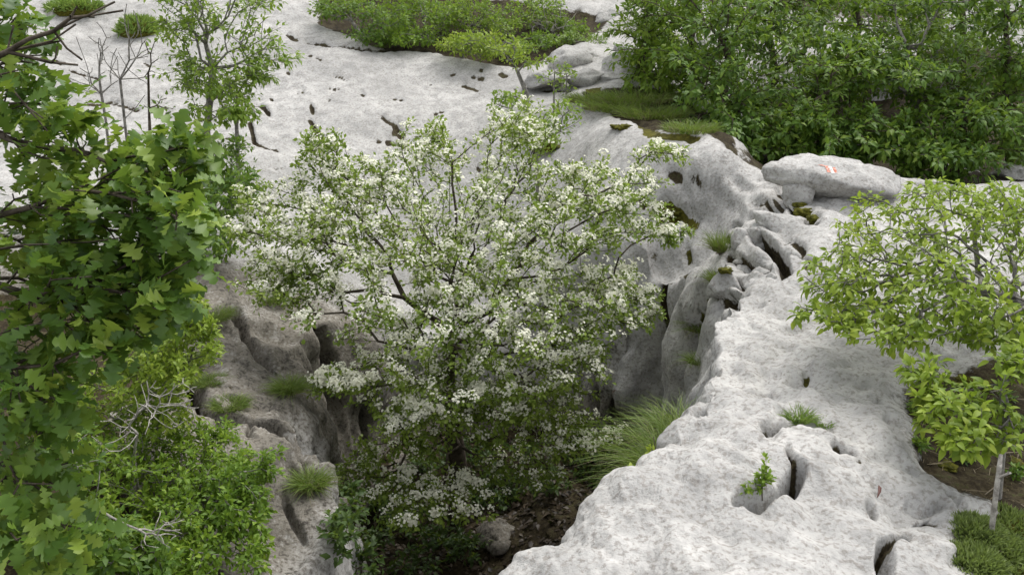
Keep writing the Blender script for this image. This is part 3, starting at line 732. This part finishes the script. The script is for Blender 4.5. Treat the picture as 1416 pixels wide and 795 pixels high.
# slender trees on the slab, behind the oak
tree('ash_tree', 'slender young tree with fresh green leaflets on the pale slab', 'tree', stem_to(on_ground(286,232,8.3), (286,180,8.25), (290,140,8.2), (294,95,8.2)),
     [(305,20,8.2,64,55,.45,150),(285,100,8.1,52,45,.45,140),(362,85,8.1,36,34,.3,80),(245,80,8.3,28,55,.35,80),(310,150,7.9,48,24,.3,90),(330,-40,8.2,60,40,.4,60),(250,-20,8.3,50,40,.3,40)],
     LEAF_HORN, M_ash, .046, 8, M_barkg, clump=7, tip=.0028, alpha=.5, ex=.42, stem_r=.035, spread=.06, up=1.1)
tree('ash_tree', 'thin pale-stemmed sapling standing close to the slender green tree', 'tree', stem_to(on_ground(326,230,8.4), (327,170,8.4), (328,130,8.4)), [(340,60,8.4,40,50,.3,26)], LEAF_OVAL, M_ash, .055, 3, M_barkg, tip=.003, stem_r=.022, up=1.1)
for (px, d, top, lobs, lb) in [(150, 8.7, 130, [(122,95,8.7,30,45,.2,30),(145,75,8.7,22,45,.2,22)], 'leafless grey sapling leaning away from the slender green tree'),
                               (176, 8.6, 110, [(160,70,8.6,22,45,.2,22),(197,85,8.6,22,45,.2,24),(180,30,8.6,18,25,.15,12)], 'tall leafless grey sapling between two other bare saplings')]:
    b_ = on_ground(px, 240, d)
    o = thing('bare_sapling', lb, 'sapling', b_)
    twigs(o, lobs, [b_, at(px, 200, d), at(px-4, 165, d), at(px-10, top, d)], M_barkg, .0034, .5, 'stem')
tree('bare_sapling', 'dark sapling with a few leaves low on its stem', 'sapling', stem_to(on_ground(207,240,8.4), (208,200,8.4), (206,150,8.4), (205,100,8.4)), [(206,80,8.4,14,40,.12,10),(215,150,8.3,22,20,.2,14),(228,165,8.4,22,24,.2,14)], LEAF_OVAL, M_horn, .05, 2, M_bark, tip=.004, stem_r=.02)
shrub(312, 300, 7.5, [(318,225,7.6,34,38,.4,70),(300,270,7.3,38,40,.4,80),(335,265,7.2,26,36,.3,45),(290,330,6.9,36,36,.35,60)], 'dense green shrub at the foot of the slender tree', M_horn, .042, 12, leaf=LEAF_HORN, spread=.04, stem_r=.02)

# bushes above the slab
top_b = [(510,62,12.6,[(480,10,12.9,40,18,.5,56),(535,28,12.6,36,26,.5,70),(520,50,12.4,40,8,.3,36),(450,14,13,24,12,.3,24)],'low bush at the slab edge beside the long bedding crack', M_horn,.045),
         (590,66,12.8,[(590,24,12.8,44,28,.6,85),(560,0,13.2,40,20,.5,36),(575,52,12.4,40,10,.4,40)],'broad green bush growing behind the top of the slab', M_shrub,.045),
         (655,66,13.2,[(650,20,13.2,40,24,.6,80),(690,34,13.0,30,22,.4,46),(715,66,12.4,28,10,.3,34)],'bush with feathery foliage between the broad bush and grey dead twigs', M_ash,.045),
         (640,80,12.1,[(636,60,12.0,30,12,.4,45),(668,66,11.9,26,14,.3,40)],'low yellow-green shrub hugging the top edge of the slab', M_lime,.04),
         (750,70,13.6,[(745,18,13.6,40,26,.6,74),(785,40,13.4,26,16,.4,34),(755,58,12.8,36,12,.4,40)],'bush full of bleached dead twigs above the loose rocks', M_shrub,.045),
         (820,58,15.2,[(812,30,15.2,30,14,.5,44),(790,6,15.5,40,14,.5,40)],'small bush squeezed between grey rocks below the tall trees', M_horn,.05),
         (790,75,12.9,[(792,52,12.7,14,6,.2,14),(820,58,12.9,22,8,.3,24)],'tiny green bush on the jumbled rocks', M_cush,.035)]
for px, py, d, lobs, lb, mt, sz in top_b:
    o = shrub(px, py, d, [(*l_[:6], int(l_[6]*1.9)) for l_ in lobs], lb, mt, sz*1.0, 11, leaf=LEAF_HORN, spread=.06, stem_r=.03, group='bushes above the slab', twig_max=.008, tip=.003)
    if 'dead twigs above' in lb: twigs(o, [(765,28,13.2,34,24,.3,60)], [at(775,70,13.3), at(772,60,13.3)], M_dead, .0035, .25)
tree('small_tree', 'small leaning tree with flat yellow-green crown on the slab', 'tree', stem_to(on_ground(733,158,9.9), (728,130,9.9), (716,100,9.9), (708,84,9.95)), [(700,66,9.9,36,12,.35,50),(730,84,9.8,34,9,.3,36),(665,52,10,22,10,.25,20)], LEAF_OVAL, M_lime, .045, 8, M_barkg, tip=.003, stem_r=.028, alpha=.2)
shrub(745, 230, 8.6, [(742,180,8.6,52,20,.4,70),(700,140,8.7,32,16,.3,34),(780,160,8.6,26,22,.3,30),(735,195,8.4,40,16,.3,40)], 'thin-leaved shrub on the slab directly behind the hawthorn crown', M_ash, .045, 6, spread=.05, stem_r=.02, tip=.0028)
for px, py, d, lb in [(783,128,10.6,'thin sapling with pale leaves beside the grassy ledge'), (766,122,10.2,'thin sapling with pale leaves beside the leaning tree')]:
    tree('sapling', lb, 'sapling', stem_to(on_ground(px,py+30,d), (px,py,d), (px+1,py-22,d)), [(px+6,py-24,d,24,14,.2,12),(px-8,py-8,d,18,12,.2,8)], LEAF_OVAL, M_ash, .045, 5, M_barkg, tip=.003, stem_r=.012)

# hornbeam wood on the right
woods = [(882,150,10.8,[(895,60,10.8,55,70,.8,190),(930,120,10.4,50,45,.6,110),(900,-40,11,70,50,.8,90)],'tree with the palest foliage at the edge of the wood, next to the grassy ledge'),
         (1012,205,9.9,[(1000,110,9.8,85,75,.9,240),(1015,180,9.3,85,38,.6,190),(1000,0,10.2,90,60,.9,150)],'bushy tree whose low leaves touch the ridge behind the painted boulder'),
         (1062,190,11.4,[(1070,60,11.4,75,80,.9,200),(1090,-40,11.5,80,60,.9,110)],'straight dark-trunked tree deep in the wood'),
         (1130,225,9.4,[(1130,175,9.2,90,52,.7,270),(1150,90,9.6,70,55,.7,150)],'leafy tree rising directly behind the painted boulder'),
         (1270,235,9.8,[(1255,110,9.7,75,65,.8,220),(1270,20,10,90,55,.9,170),(1215,200,9.3,75,36,.6,190)],'tree with crooked bare grey trunk showing among its leaves'),
         (1330,245,9.2,[(1340,170,9.2,70,45,.7,170),(1305,212,8.9,70,32,.5,150)],'low spreading tree above the flat rocks behind the drooping shrub'),
         (1400,225,10.0,[(1390,90,10,60,90,.8,200),(1420,180,9.6,50,50,.7,110),(1400,-20,10.2,80,50,.8,90)],'tall tree with dense crown beyond the drooping shrub'),
         (1190,190,13.0,[(1180,40,13,110,80,1.2,200),(1180,-60,13,120,50,1.,80)],'tree standing farthest back in the wood'),
         (960,120,13.5,[(950,20,13.5,70,60,1.0,130)],'tree in the second row of the wood behind the pale edge tree'),
         (1330,190,13.5,[(1330,40,13.5,100,70,1.2,160)],'tree in the second row of the wood behind the tall crown')]
for px, py, d, lobs, lb in woods:
    b_ = on_ground(px, py, d, .1); L0 = lobs[0]; topp = at(L0[0], L0[1]-L0[4]*.7, L0[2])
    j = rng.normal(size=3)*.08
    tree('hornbeam_tree', lb, 'tree', [b_, b_*.75+topp*.25+j, b_*.5+topp*.5-j, b_*.25+topp*.75+j*.5, topp], [(*l_[:6], int(l_[6]*1.25)) for l_ in lobs], LEAF_HORN, M_ash if 'palest' in lb else M_horn, .066 if d < 12 else .08, 11, M_bark if 'grey trunk' not in lb else M_barkg, tip=.0034, alpha=.45, ex=.42, stem_r=.055,
         group='trees of the wood beyond the ridge', clump=6, spread=.06, up=1.2, twig_max=.011)
# trees higher up the hillside
for px, d, lb in [(560,19,'green tree on the hillside straight above the broad bush'),(700,20,'green tree on the hillside above the bush of dead twigs'),(830,18.5,'green tree on the hillside above the grey rocks'),(1000,21,'hillside tree whose crown rises behind the second row of the wood'),(1230,22,'hillside tree behind the crooked trunk'),(1450,20,'hillside tree behind the tall dense crown')]:
    b_ = on_ground(px, 0, d, .1); s_ = ppm(d)
    pyb = 397.5 - ((b_[1]*sp+(b_[2]-EYE)*cp)/(b_[1]*cp-(b_[2]-EYE)*sp))*FPX
    tree('hillside_tree', lb, 'tree', stem_to(b_, (px,pyb-60,d), (px+5,pyb-140,d)), [(px,pyb-110,d,75,60,1.4,170),(px+10,pyb-190,d,70,60,1.2,120)], LEAF_HORN, M_horn, .12, 6, M_bark, tip=.005, stem_r=.08, group='trees on the hillside', spread=.1, up=1.2, twig_max=.014)

# ------------------------------------------------------------------ grass tufts, cushions and small plants
def blades(n, base_r, length, spread, droop, width, lean=(0, 0, 0), segs=3, up=1.0):
    """bent tapering grass blades round the origin"""
    a = rng.uniform(0, 2*math.pi, n); rr = base_r*np.sqrt(rng.uniform(0, 1, n))
    p0 = np.c_[rr*np.cos(a), rr*np.sin(a), np.zeros(n)]
    d0 = nrm(np.c_[np.cos(a)*spread, np.sin(a)*spread, np.full(n, up)]*np.c_[rng.uniform(.1, 1.4, (n, 2)), np.ones(n)] + rng.normal(size=(n, 3))*.3 + np.array(lean))
    Ls = length*rng.uniform(.45, 1.1, n); sd = nrm(np.cross(d0, nrm(rng.normal(size=(n, 3)))))
    vs = []
    hor = nrm(d0*[1, 1, 0]+1e-6)
    for k in range(segs+1):
        t = k/segs; c = p0 + d0*(Ls*t)[:, None] + (hor*.5-[0, 0, .75])*(droop*Ls*t*t)[:, None]
        w = width*(1-t)**.7*.5 + .0002
        vs += [c-sd*w, c+sd*w]
    V_ = np.stack(vs, 1).reshape(-1, 3); m = 2*(segs+1)
    f = np.concatenate([(np.arange(n)*m)[:, None]+np.array([2*k, 2*k+1, 2*k+3, 2*k+2]) for k in range(segs)])
    return V_, f, np.repeat(np.clip(rng.normal(.45, .22, n), 0, 1), m)
def tuft(p, label, n, base_r, length, spread=.6, droop=.5, width=.004, mat=None, lean=(0, 0, 0), dry=.25, group=None, name='grass_tuft', cat='grass'):
    t = thing(name, label, cat, p, group); reseed(p)
    v, f, a = blades(n, base_r, length, spread, droop, width, lean); tag(obj('blades', new_mesh('blades', v, f, {'var': a}, True, [mat or M_grass]), t), kind='stuff')
    if dry:
        v, f, a = blades(int(n*dry), base_r, length*.8, spread*1.25, droop*1.3, width, lean); tag(obj('dry_blades', new_mesh('dry_blades', v, f, {'var': a}, True, [M_dry]), t), kind='stuff')
    return t
def tuft_at(px, py, label, n, r_px, len_px, **kw):
    p = hit(px, py)[0]; s_ = ppm(p[1]); p[2] -= .01
    return tuft(p, label, n, r_px/s_, len_px/s_, **kw)
# long grass hanging from the pit side of the ridge
rim = [np.array(q) for q in (pit[4], pit[5], pit[6])]
inward = np.array([-.9, .42])
for k, (t_, off, lb) in enumerate([(.5, .10, 'long arching grass on the pit side of the ridge, lowest clump'), (.95, .12, 'long arching grass on the pit side of the ridge, middle clump'), (1.25, .10, 'long arching grass on the pit side of the ridge, clump nearest the fluted wall'), (1.6, .10, 'short grass clump where the ridge meets the fluted wall')]):
    q = rim[0]*(1-t_)+rim[1]*t_ if t_ <= 1 else rim[1]*(2-t_)+rim[2]*(t_-1)
    q = q + inward*off; zz = drop(q[0], q[1])[0]
    tuft(np.array([q[0], q[1], max(zz, -.32)]), lb, 300, .09, [.26, .33, .33, .24][k], spread=.6, droop=.65, width=.0028, lean=(-.22, .1, 0), dry=.3, group='long grass on the pit side')
tuft_at(1000, 345, 'tall wispy grass tuft rooted in the fissure of the ridge', 420, 14, 42, spread=.45, droop=.35, width=.003, dry=.5)
tuft_at(995, 388, 'shorter wispy grass tuft below the tall one in the fissure', 260, 14, 30, spread=.45, droop=.35, width=.003, dry=.5)
tuft_at(968, 455, 'dark grass filling the mossy cleft in the fluted wall', 300, 14, 40, spread=.5, droop=.8, width=.003, dry=.5)
tuft_at(962, 500, 'dark grass low in the mossy cleft of the fluted wall', 200, 10, 34, spread=.5, droop=.8, width=.003, dry=.4)
tuft_at(1105, 578, 'small bright herb tuft in the hollow of the ridge', 260, 16, 26, spread=.8, droop=.3, width=.004, mat=M_cush, dry=.1)
tuft_at(1140, 584, 'tiny bright herb cushion beside the small herb tuft on the ridge', 160, 13, 12, spread=.8, droop=.3, width=.004, mat=M_cush, dry=.1)
for px, py, r_, l_, n, lb in [(850,150,40,30,900,'thick grass at the front of the ledge by the wood'),(905,160,44,30,900,'thick grass on the ledge under the pale edge tree'),(880,138,50,26,900,'thick grass at the back of the ledge by the wood'),(955,180,34,24,600,'grass on the ledge beside the bushy tree'),(810,140,22,24,400,'yellowish grass at the narrow end of the ledge')]:
    tuft_at(px, py, lb, n, r_, l_, spread=.6, droop=.45, width=.006, dry=.45, group='grass on the ledge by the wood')
for px, py, r_, l_, lb in [(295,438,24,26,'grass tuft on top of the outcrop beside the hawthorn'),(275,445,22,24,'grass tuft on the outcrop against the light green shrub'),(372,412,26,24,'dry grass tuft on the outcrop under the hawthorn branches'),(290,528,20,22,'grass tuft in the upper gully of the outcrop'),(318,560,24,24,'grass tuft in the lower gully of the outcrop'),(265,500,18,24,'green grass clump between shrub and outcrop ledge'),(400,540,14,40,'ferny green clump on the shaded step of the outcrop'),(430,670,18,44,'long grass at the foot of the outcrop in the sinkhole')]:
    tuft_at(px, py, lb, 800, r_, l_, spread=.6, droop=.6, width=.0030, dry=.45 if 'ry' in lb else .25, group='grass tufts on the outcrop')
tuft_at(524, 66, 'tiny grass tuft at the end of the long bedding crack', 120, 8, 10, width=.006)

def mound(p, label, r, h, n, mat, length, name='cushion_plant', cat='cushion', group=None, wid=.006):
    """a domed cushion: a mossy core and short leaves all over it"""
    t = thing(name, label, cat, p, group); reseed(p)
    u = nrm(rng.normal(size=(n, 3))*[1, 1, 1]); u[:, 2] = np.abs(u[:, 2])
    pos = u*[r, r, h]*(1+.22*noise(u*2.2+p)[:, None])
    d_ = nrm(u+rng.normal(size=(n, 3))*.5+[0, 0, .5])
    R_ = frames(d_, nrm(rng.normal(size=(n, 3))))
    v, f, a = scatter(LEAF_NARROW, pos*.93, R_, length*rng.uniform(.5, 1.2, n), np.clip(rng.normal(.45, .22, n), 0, 1))
    tag(obj('leaves', new_mesh('leaves', v, f, {'var': a}, True, [mat]), t), kind='stuff')
    core_v, core_f = ico(2); cv = core_v*[r*.92, r*.92, h*.92]*(1+.2*noise(core_v*2.2+p)[:, None])
    obj('moss_core', new_mesh('moss_core', cv, core_f, None, True, [M_moss]), t)
    return t
def ico(sub):
    import bmesh
    bm = bmesh.new(); bmesh.ops.create_icosphere(bm, subdivisions=sub, radius=1)
    v = np.array([q.co[:] for q in bm.verts]); f = np.array([[w.index for w in q.verts] for q in bm.faces]); bm.free()
    return v, f
M_moss = bark_mat('moss', (.035, .038, .008), (.12, .115, .016), 45)
def mound_at(px, py, label, r_px, h_px, n, mat, len_px, **kw):
    p = hit(px, py)[0]; s_ = ppm(p[1]); p[2] -= .015
    return mound(p, label, r_px/s_, h_px/s_, n, mat, len_px/s_, **kw)
mound_at(192, 44, 'round green cushion plant on the pale slab above the bare saplings', 26, 18, 900, M_cush, 9)
mound_at(105, 14, 'green cushion plant at the top of the slab beside the oak twigs', 34, 12, 900, M_cush, 9)
for px, py, r_, lb in [(1345,775,46,'grey-green feathery cushion plant wrapping the corner of the ridge'),(1405,785,62,'large grey-green feathery cushion plant in the corner of the soil bank'),(1392,728,54,'grey-green feathery cushion plant below the bleached stick'),(1345,732,42,'small grey-green feathery cushion plant against the ridge'),(1375,755,48,'flat feathery cushion plant enclosed by the other cushions'),(1440,740,50,'feathery cushion plant at the far end of the cushions')]:
    mound_at(px, py, lb, r_, r_*.36, 2300, M_feather, 13, group='feathery cushions on the soil bank')
for px, py, r_, lb in [(862,175,15,'small dark moss cushion on the rock below the grassy ledge'),(925,290,15,'round moss cushion in the hollow by the hawthorn twigs'),(932,298,9,'little yellow moss cushion beside the round one'),(1106,285,13,'yellow moss cushion in the gap beside the painted boulder'),(1118,296,12,'moss cushion at the lower end of the gap beside the painted boulder'),(742,778,5,'tiny brown moss dot at the tip of the ridge'),(1300,640,20,'brown moss cushion at the edge of the soil bank'),(1340,525,26,'wide brown moss cushion under the drooping shrub'),(1290,600,18,'brown moss cushion where soil meets the ridge'),(1400,640,22,'brown moss cushion behind the bleached stick'),(760,200,26,'green moss cushion under the thin-leaved shrub')]:
    p = hit(px, py)[0]; s_ = ppm(p[1]); v_, f_ = ico(4); v_ = v_*np.array([1, 1, .28])*(1+.5*noise(v_*1.9+p*3)[:, None]+.28*noise(v_*6+p)[:, None]+.15*noise(v_*14+p)[:, None])*r_/s_
    o = obj('moss_cushion', new_mesh('moss_cushion', v_, f_, None, True, [M_moss]), None, p-[0, 0, .01]); tag(o, lb, 'moss', 'moss cushions on the rock')
# sprigs on the ridge and at its edge
tree('leafy_sprig', 'small leafy sprig growing from the crack in the ridge', 'plant', stem_to(on_ground(1054,688,None,.01), (1054,672,hit(1054,688)[0][1]), (1056,655,hit(1054,688)[0][1])), [(1056,665,hit(1054,688)[0][1],17,18,.04,34),(1035,678,hit(1054,688)[0][1],16,12,.03,20),(1060,640,hit(1054,688)[0][1],3,12,.02,4)], LEAF_OVAL, M_ash, .020, 5, M_bark, tip=.0010, spread=.012, stem_r=.0025)
p_ = np.array([*(rim[0]+inward*.05), -.12])
tree('leafy_sprig', 'bright yellow-green sprig peeking over the pit edge of the ridge', 'plant', [p_, p_+[0, 0, .05], p_+[-.01, 0, .1]], [(902,628,p_[1],12,12,.03,12),(876,650,p_[1],8,6,.02,5)], LEAF_OVAL, M_lime, .026, 4, M_bark, tip=.0012, spread=.012, stem_r=.003)

# ------------------------------------------------------------------ loose rocks
rocks = []
def rock(px, py, w, h, label, depth=1.0, flat=.55, cuts=7, sub=4, name='stone', group=None, d=None, rot=None, lift=.0, seed=None, crack=.06):
    """a weathered block: a sphere cut by random planes and roughened; w, h in photograph pixels"""
    r_ = np.random.default_rng(int(px*7+py*13) if seed is None else seed)
    p = at(px, py, d) if d else hit(px, py)[0]
    s_ = ppm(p[1]); v, f = ico(sub)
    for _ in range(cuts+7):
        n = nrm(r_.normal(size=3)); k = r_.uniform(.52, .80); e = v@n-k; v = v-np.maximum(e, 0)[:, None]*n*.97
    v = v*(1+.06*noise(v*1.6+p*2)[:, None])
    v = v*np.array([w/s_/2, w/s_/2*depth, h/s_/2])*1.38
    nrm_ = nrm(v/np.array([w, w*depth, h])); wv = v+p; sc_ = min(1., w/s_/.35)
    v = v + sc_*nrm_*(.016*noise(wv*9)+.009*noise(wv*24) - crack*np.maximum(0, .12-np.abs(noise(wv*[3.4, 3.4, 7]+3)))*4)[:, None]
    if rot is not None: v = v@np.array(Matrix.Rotation(rot[0], 3, 'Y') @ Matrix.Rotation(rot[1], 3, 'X')).T
    o = obj(name, new_mesh(name, v, f, {'tone': np.zeros(len(v)), 'moss': np.zeros(len(v)), 'soil': np.zeros(len(v))}, True, [M_rock]), None, p+[0, 0, lift])
    rocks.append(o)
    return tag(o, label, name.replace('_', ' '), group)
boulder = rock(1143, 258, 156, 46, 'flat pale boulder with red and white trail mark painted on top', .75, cuts=4, sub=5, name='boulder', d=6.85, rot=(.07, .10), lift=.03, seed=5, crack=.02)
rock(1160, 290, 130, 34, 'flat pale slab of rock lying under the painted boulder', .7, name='boulder', d=6.7, rot=(.1, .1))
rock(1104, 268, 40, 34, 'small wedge of rock propping up the painted boulder', .8, d=6.7)
rock(1085, 320, 100, 34, 'pale rock plate beside the moss-filled gap', .8, name='boulder', d=6.3, rot=(.25, .2))
rock(1137, 312, 22, 30, 'small pointed stone at the end of the moss-filled gap', .6, d=6.2)
rock(1240, 264, 52, 22, 'low stone in line behind the painted boulder', .8, d=7.2); rock(1282, 266, 70, 24, 'long flat stone partly behind the drooping shrub', .8, d=7.3)
rub = [(1050,340,58,44,'large cracked block wedged in the fissure'),(1022,338,26,36,'narrow block wedged beside the grass tuft'),(1005,396,44,40,'rounded block at the lower end of the fissure'),(1032,378,34,22,'small block between the large cracked block and the rounded one'),(1009,369,15,12,'little stone below the grass tufts'),
       (1026,362,26,12,'thin stone under the large cracked block'),(1056,379,26,18,'small knobbly stone below the large cracked block'),(1068,386,18,14,'little stone at the edge of the smooth ridge'),(1040,392,24,10,'thin flat stone at the bottom of the fissure'),(1076,366,14,16,'little stone at the closed end of the fissure'),(994,432,28,26,'block below the rounded one, above the cleft')]
for px, py, w, h, lb in rub:
    p0 = hit(px, py)[0]; rock(px, py, w, h, lb, .9, sub=4 if w > 40 else 3, cuts=9, group='stones wedged in the fissure', d=min(p0[1], 6.35)+.05, rot=(rng.uniform(-.2, .2), rng.uniform(-.2, .2)))
for px, py, w, h, d, lb in [(873,95,60,56,11.2,'big pale boulder at the head of the grassy ledge'),(846,112,44,22,11.0,'low pale boulder beside the big one above the grassy ledge'),(858,78,50,30,12.2,'pale boulder leaning on the big one'),(790,85,70,46,11.8,'broad grey rock with a dark hollow under it'),(815,108,56,20,11.0,'flat pale rock above the grassy ledge'),(755,110,60,20,11.0,'flat pale rock next to the leaning tree'),(848,34,46,30,14.5,'grey rock high among the bushes'),(850,52,90,18,13.8,'long white rock slab below the grey one'),(820,95,36,30,11.6,'upright pale rock in the jumble'),
                            (1040,165,60,40,12.6,'white rock glimpsed through the wood behind the bushy tree'),(1190,120,90,50,13.8,'white rock glimpsed through the wood near the crooked trunk'),(1320,235,80,26,10.5,'white rock glimpsed below the low spreading tree'),(1400,240,60,24,9.2,'white rock at the foot of the tall dense tree'),(1230,215,60,30,11,'white rock glimpsed below the crooked trunk')]:
    rock(px, py, w, h, lb, .8, name='boulder', d=d, group='boulders above the ridge', cuts=9)
for px, py, w, h, lb in [(690,745,70,40,'grey stone on the pit floor near the tip of the ridge'),(560,640,60,26,'grey stone on the pit floor behind the hawthorn sprays'),(470,700,40,30,'grey stone at the foot of the outcrop'),(610,745,30,14,'small grey stone in the leaf litter')]:
    o = rock(px, py, w, h, lb, .9, name='stone', group='stones on the pit floor')
    o.data.attributes['tone'].data.foreach_set('value', np.full(len(o.data.vertices), 1.4, np.float32))  # pit stones darkened by the same painted shade as the walls

bpy.context.view_layer.update()
def hit_rock(px, py):
    p = hit(px, py)[0]; o_ = Vector((0, 0, EYE)); d_ = Vector(ray(px, py)).normalized()
    for r_ in rocks:
        inv = r_.matrix_world.inverted(); ok, loc, _, _ = r_.ray_cast(inv @ o_, inv.to_3x3() @ d_)
        if ok and (r_.matrix_world @ loc).length < np.linalg.norm(p): p = np.array(r_.matrix_world @ loc)
    return p
for px, py, r_, lb in [(1106,284,10,'bright yellow moss clump in the gap below the painted boulder'),(1112,294,14,'wide yellow-green moss clump at the bottom of that gap'),(1127,302,10,'moss clump beside the small pointed stone'),(1003,374,10,'moss clump at the foot of the shorter grass tuft')]:
    p = hit_rock(px, py); s_ = ppm(p[1]); v_, f_ = ico(3); v_ = v_*np.array([1, 1, .4])*(1+.5*noise(v_*2.1+p*3)[:, None]+.3*noise(v_*6+p)[:, None])*r_/s_
    tag(obj('moss_cushion', new_mesh('moss_cushion', v_, f_, None, True, [M_moss]), None, p), lb, 'moss', 'moss clumps in the fissures')
# painted trail mark on the boulder
def paint_mat(name, c):
    m, nt, b = base_mat(name); co = nt.nodes.new('ShaderNodeNewGeometry').outputs['Position']
    n = tex(nt, 'ShaderNodeTexNoise', 60, co, 4, .7); r = ramp(nt, [(.40, (.5, .48, .45)), (.52, c)]); nt.links.new(n.outputs['Fac'], r.inputs[0]); nt.links.new(r.outputs[0], b.inputs['Base Color']); b.inputs['Roughness'].default_value = .7
    return m
M_red, M_white = paint_mat('faded_red_paint', (.55, .17, .10)), paint_mat('white_paint', (.80, .79, .76))
def stroke(pts, wpx, mat, name):
    """a painted stroke laid on the boulder: photograph points traced on to its surface"""
    o_, rows = Vector((0, 0, EYE)), []
    pts = np.array(pts, float); tt = np.linspace(0, 1, 14); seg = np.linspace(0, 1, len(pts))
    line = np.c_[np.interp(tt, seg, pts[:, 0]), np.interp(tt, seg, pts[:, 1])]
    inv = boulder.matrix_world.inverted()
    for (a, b_) in line:
        row = []
        for k in np.linspace(-.5, .5, 4):
            ok, loc, nn_, _ = boulder.ray_cast(inv @ o_, inv.to_3x3() @ Vector(ray(a+k*wpx, b_)).normalized())
            if ok: row.append(np.array(loc)+np.array(nn_)*.003)
        if len(row) == 4: rows.append(row)
    if len(rows) < 2: return
    R_ = np.array(rows); n = len(R_); ix = np.arange(n*4).reshape(n, 4)
    q = np.stack([ix[:-1, :-1], ix[1:, :-1], ix[1:, 1:], ix[:-1, 1:]], -1).reshape(-1, 4)
    obj(name, new_mesh(name, R_.reshape(-1, 3), q, None, True, [mat]), boulder)
stroke([(1133,228.5),(1144,231),(1147,239)], 6, M_red, 'red_stripe'); stroke([(1147,231),(1152,240)], 5, M_white, 'white_stripe'); stroke([(1153,232),(1156,240)], 4, M_red, 'red_stripe')

# ------------------------------------------------------------------ pit floor: dead leaves, seedlings; small finds on the ridge
n = 5200
q = np.c_[rng.uniform(-1.6, 1.4, n*2), rng.uniform(3.6, 7.6, n*2)]
q = q[poly_sd(q[:, 0], q[:, 1], pit) > .25][:n]
zz = terrain(q[:, 0], q[:, 1])[0]
lp = np.c_[q, np.array([drop(a, b_)[0] for a, b_ in q]) + .008]
R_ = frames(rng.normal(size=(len(q), 3))*[1, 1, .15], np.array([0, 0, 1.])+rng.normal(size=(len(q), 3))*.35)
v, f, a = scatter(LEAF_HORN, lp, R_, rng.uniform(.03, .06, len(q)), rng.uniform(0, 1, len(q)))
M_deadleaf = leaf_mat('dead_leaf', (.02, .014, .009), (.045, .031, .02), (.095, .07, .045), .05)
tag(obj('leaf_litter', new_mesh('leaf_litter', v, f, {'var': a}, True, [M_deadleaf])), 'brown fallen leaves covering the floor of the sinkhole', 'leaf litter', kind='stuff')
pf = [(520,770,45,24),(600,725,55,26),(660,705,45,24),(640,775,35,22),(560,745,45,22),(500,795,35,20),(700,700,45,24),(760,690,35,22),(575,795,45,18),(470,765,28,26),(740,645,45,26),(850,640,32,26),(610,760,35,18),(540,715,35,18),(690,660,50,22),(800,640,40,24),(580,660,50,22),(530,690,36,18),(650,650,50,24),(820,670,30,20),(480,720,26,22)]
for i, (px, py, rx, ry) in enumerate(pf):
    p = hit(px, py)[0]; d_ = p[1]
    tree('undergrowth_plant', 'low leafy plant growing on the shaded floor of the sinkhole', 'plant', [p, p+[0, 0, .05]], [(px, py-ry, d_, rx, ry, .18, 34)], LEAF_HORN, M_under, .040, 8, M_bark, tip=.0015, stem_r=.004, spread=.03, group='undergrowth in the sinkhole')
# herbs and litter on the soil bank
hb = [(1270,570,14,10,'leafy herb at the ridge side of the soil bank, below the lowest shrub twigs'),(1300,560,16,12,'leafy herb in the shade of the small shrub'),(1330,640,16,10,'leafy herb between brown moss and the bleached stick'),(1408,600,14,16,'grey-green herb behind the small shrub'),(1385,560,18,14,'grey-green herb at the foot of the small shrub'),(1270,620,12,8,'tiny herb where the soil meets the ridge crack'),(1405,660,14,10,'small herb just beyond the bleached stick')]
for px, py, rx, ry, lb in hb:
    p = hit(px, py)[0]
    tree('soil_herb', lb, 'plant', [p, p+[0, 0, .02]], [(px, py-ry*.7, p[1], rx, ry, .05, 16)], LEAF_OVAL, M_horn, .022, 6, M_bark, tip=.0011, stem_r=.002, spread=.012, group='herbs on the soil bank')
n = 900; q = np.c_[rng.uniform(.9, 2.6, n*3), rng.uniform(2., 4.4, n*3)]; q = q[poly_sd(q[:, 0], q[:, 1], soil_right) > .06][:n]
lp = np.c_[q, np.array([drop(a, b_)[0] for a, b_ in q])+.004]
R_ = frames(rng.normal(size=(len(q), 3))*[1, 1, .2], np.array([0, 0, 1.])+rng.normal(size=(len(q), 3))*.4)
M_straw = leaf_mat('straw', (.05, .036, .02), (.12, .09, .05), (.26, .21, .13), .05)
v, f, a = scatter(LEAF_STRAW, lp, R_, rng.uniform(.04, .13, len(q)), rng.uniform(0, 1, len(q)))
tag(obj('dry_litter', new_mesh('dry_litter', v, f, {'var': a}, True, [M_straw])), 'dry straw and leaf litter on the mossy soil bank', 'litter', kind='stuff')
for px, py, lb, ang in [(1211,689,'curled reddish dead leaf lying in a groove of the ridge', .9)]:
    p, nn_ = hit(px, py); v_, f_ = LEAF_OVAL; v2 = v_.copy(); th_ = v2[:, 1]*9; v2[:, 1] = np.sin(th_)*.1; v2[:, 2] += .1-np.cos(th_)*.1
    M_redleaf = leaf_mat('red_dead_leaf', (.07, .025, .018), (.10, .035, .028), (.14, .06, .04), .02)
    o = obj('dead_leaf', new_mesh('dead_leaf', v2*.065, f_, {'var': np.full(len(v2), .5)}, True, [M_redleaf]), None, p+nn_*.006); o.rotation_euler = (.3, -.5, 1.1); tag(o, lb, 'leaf')
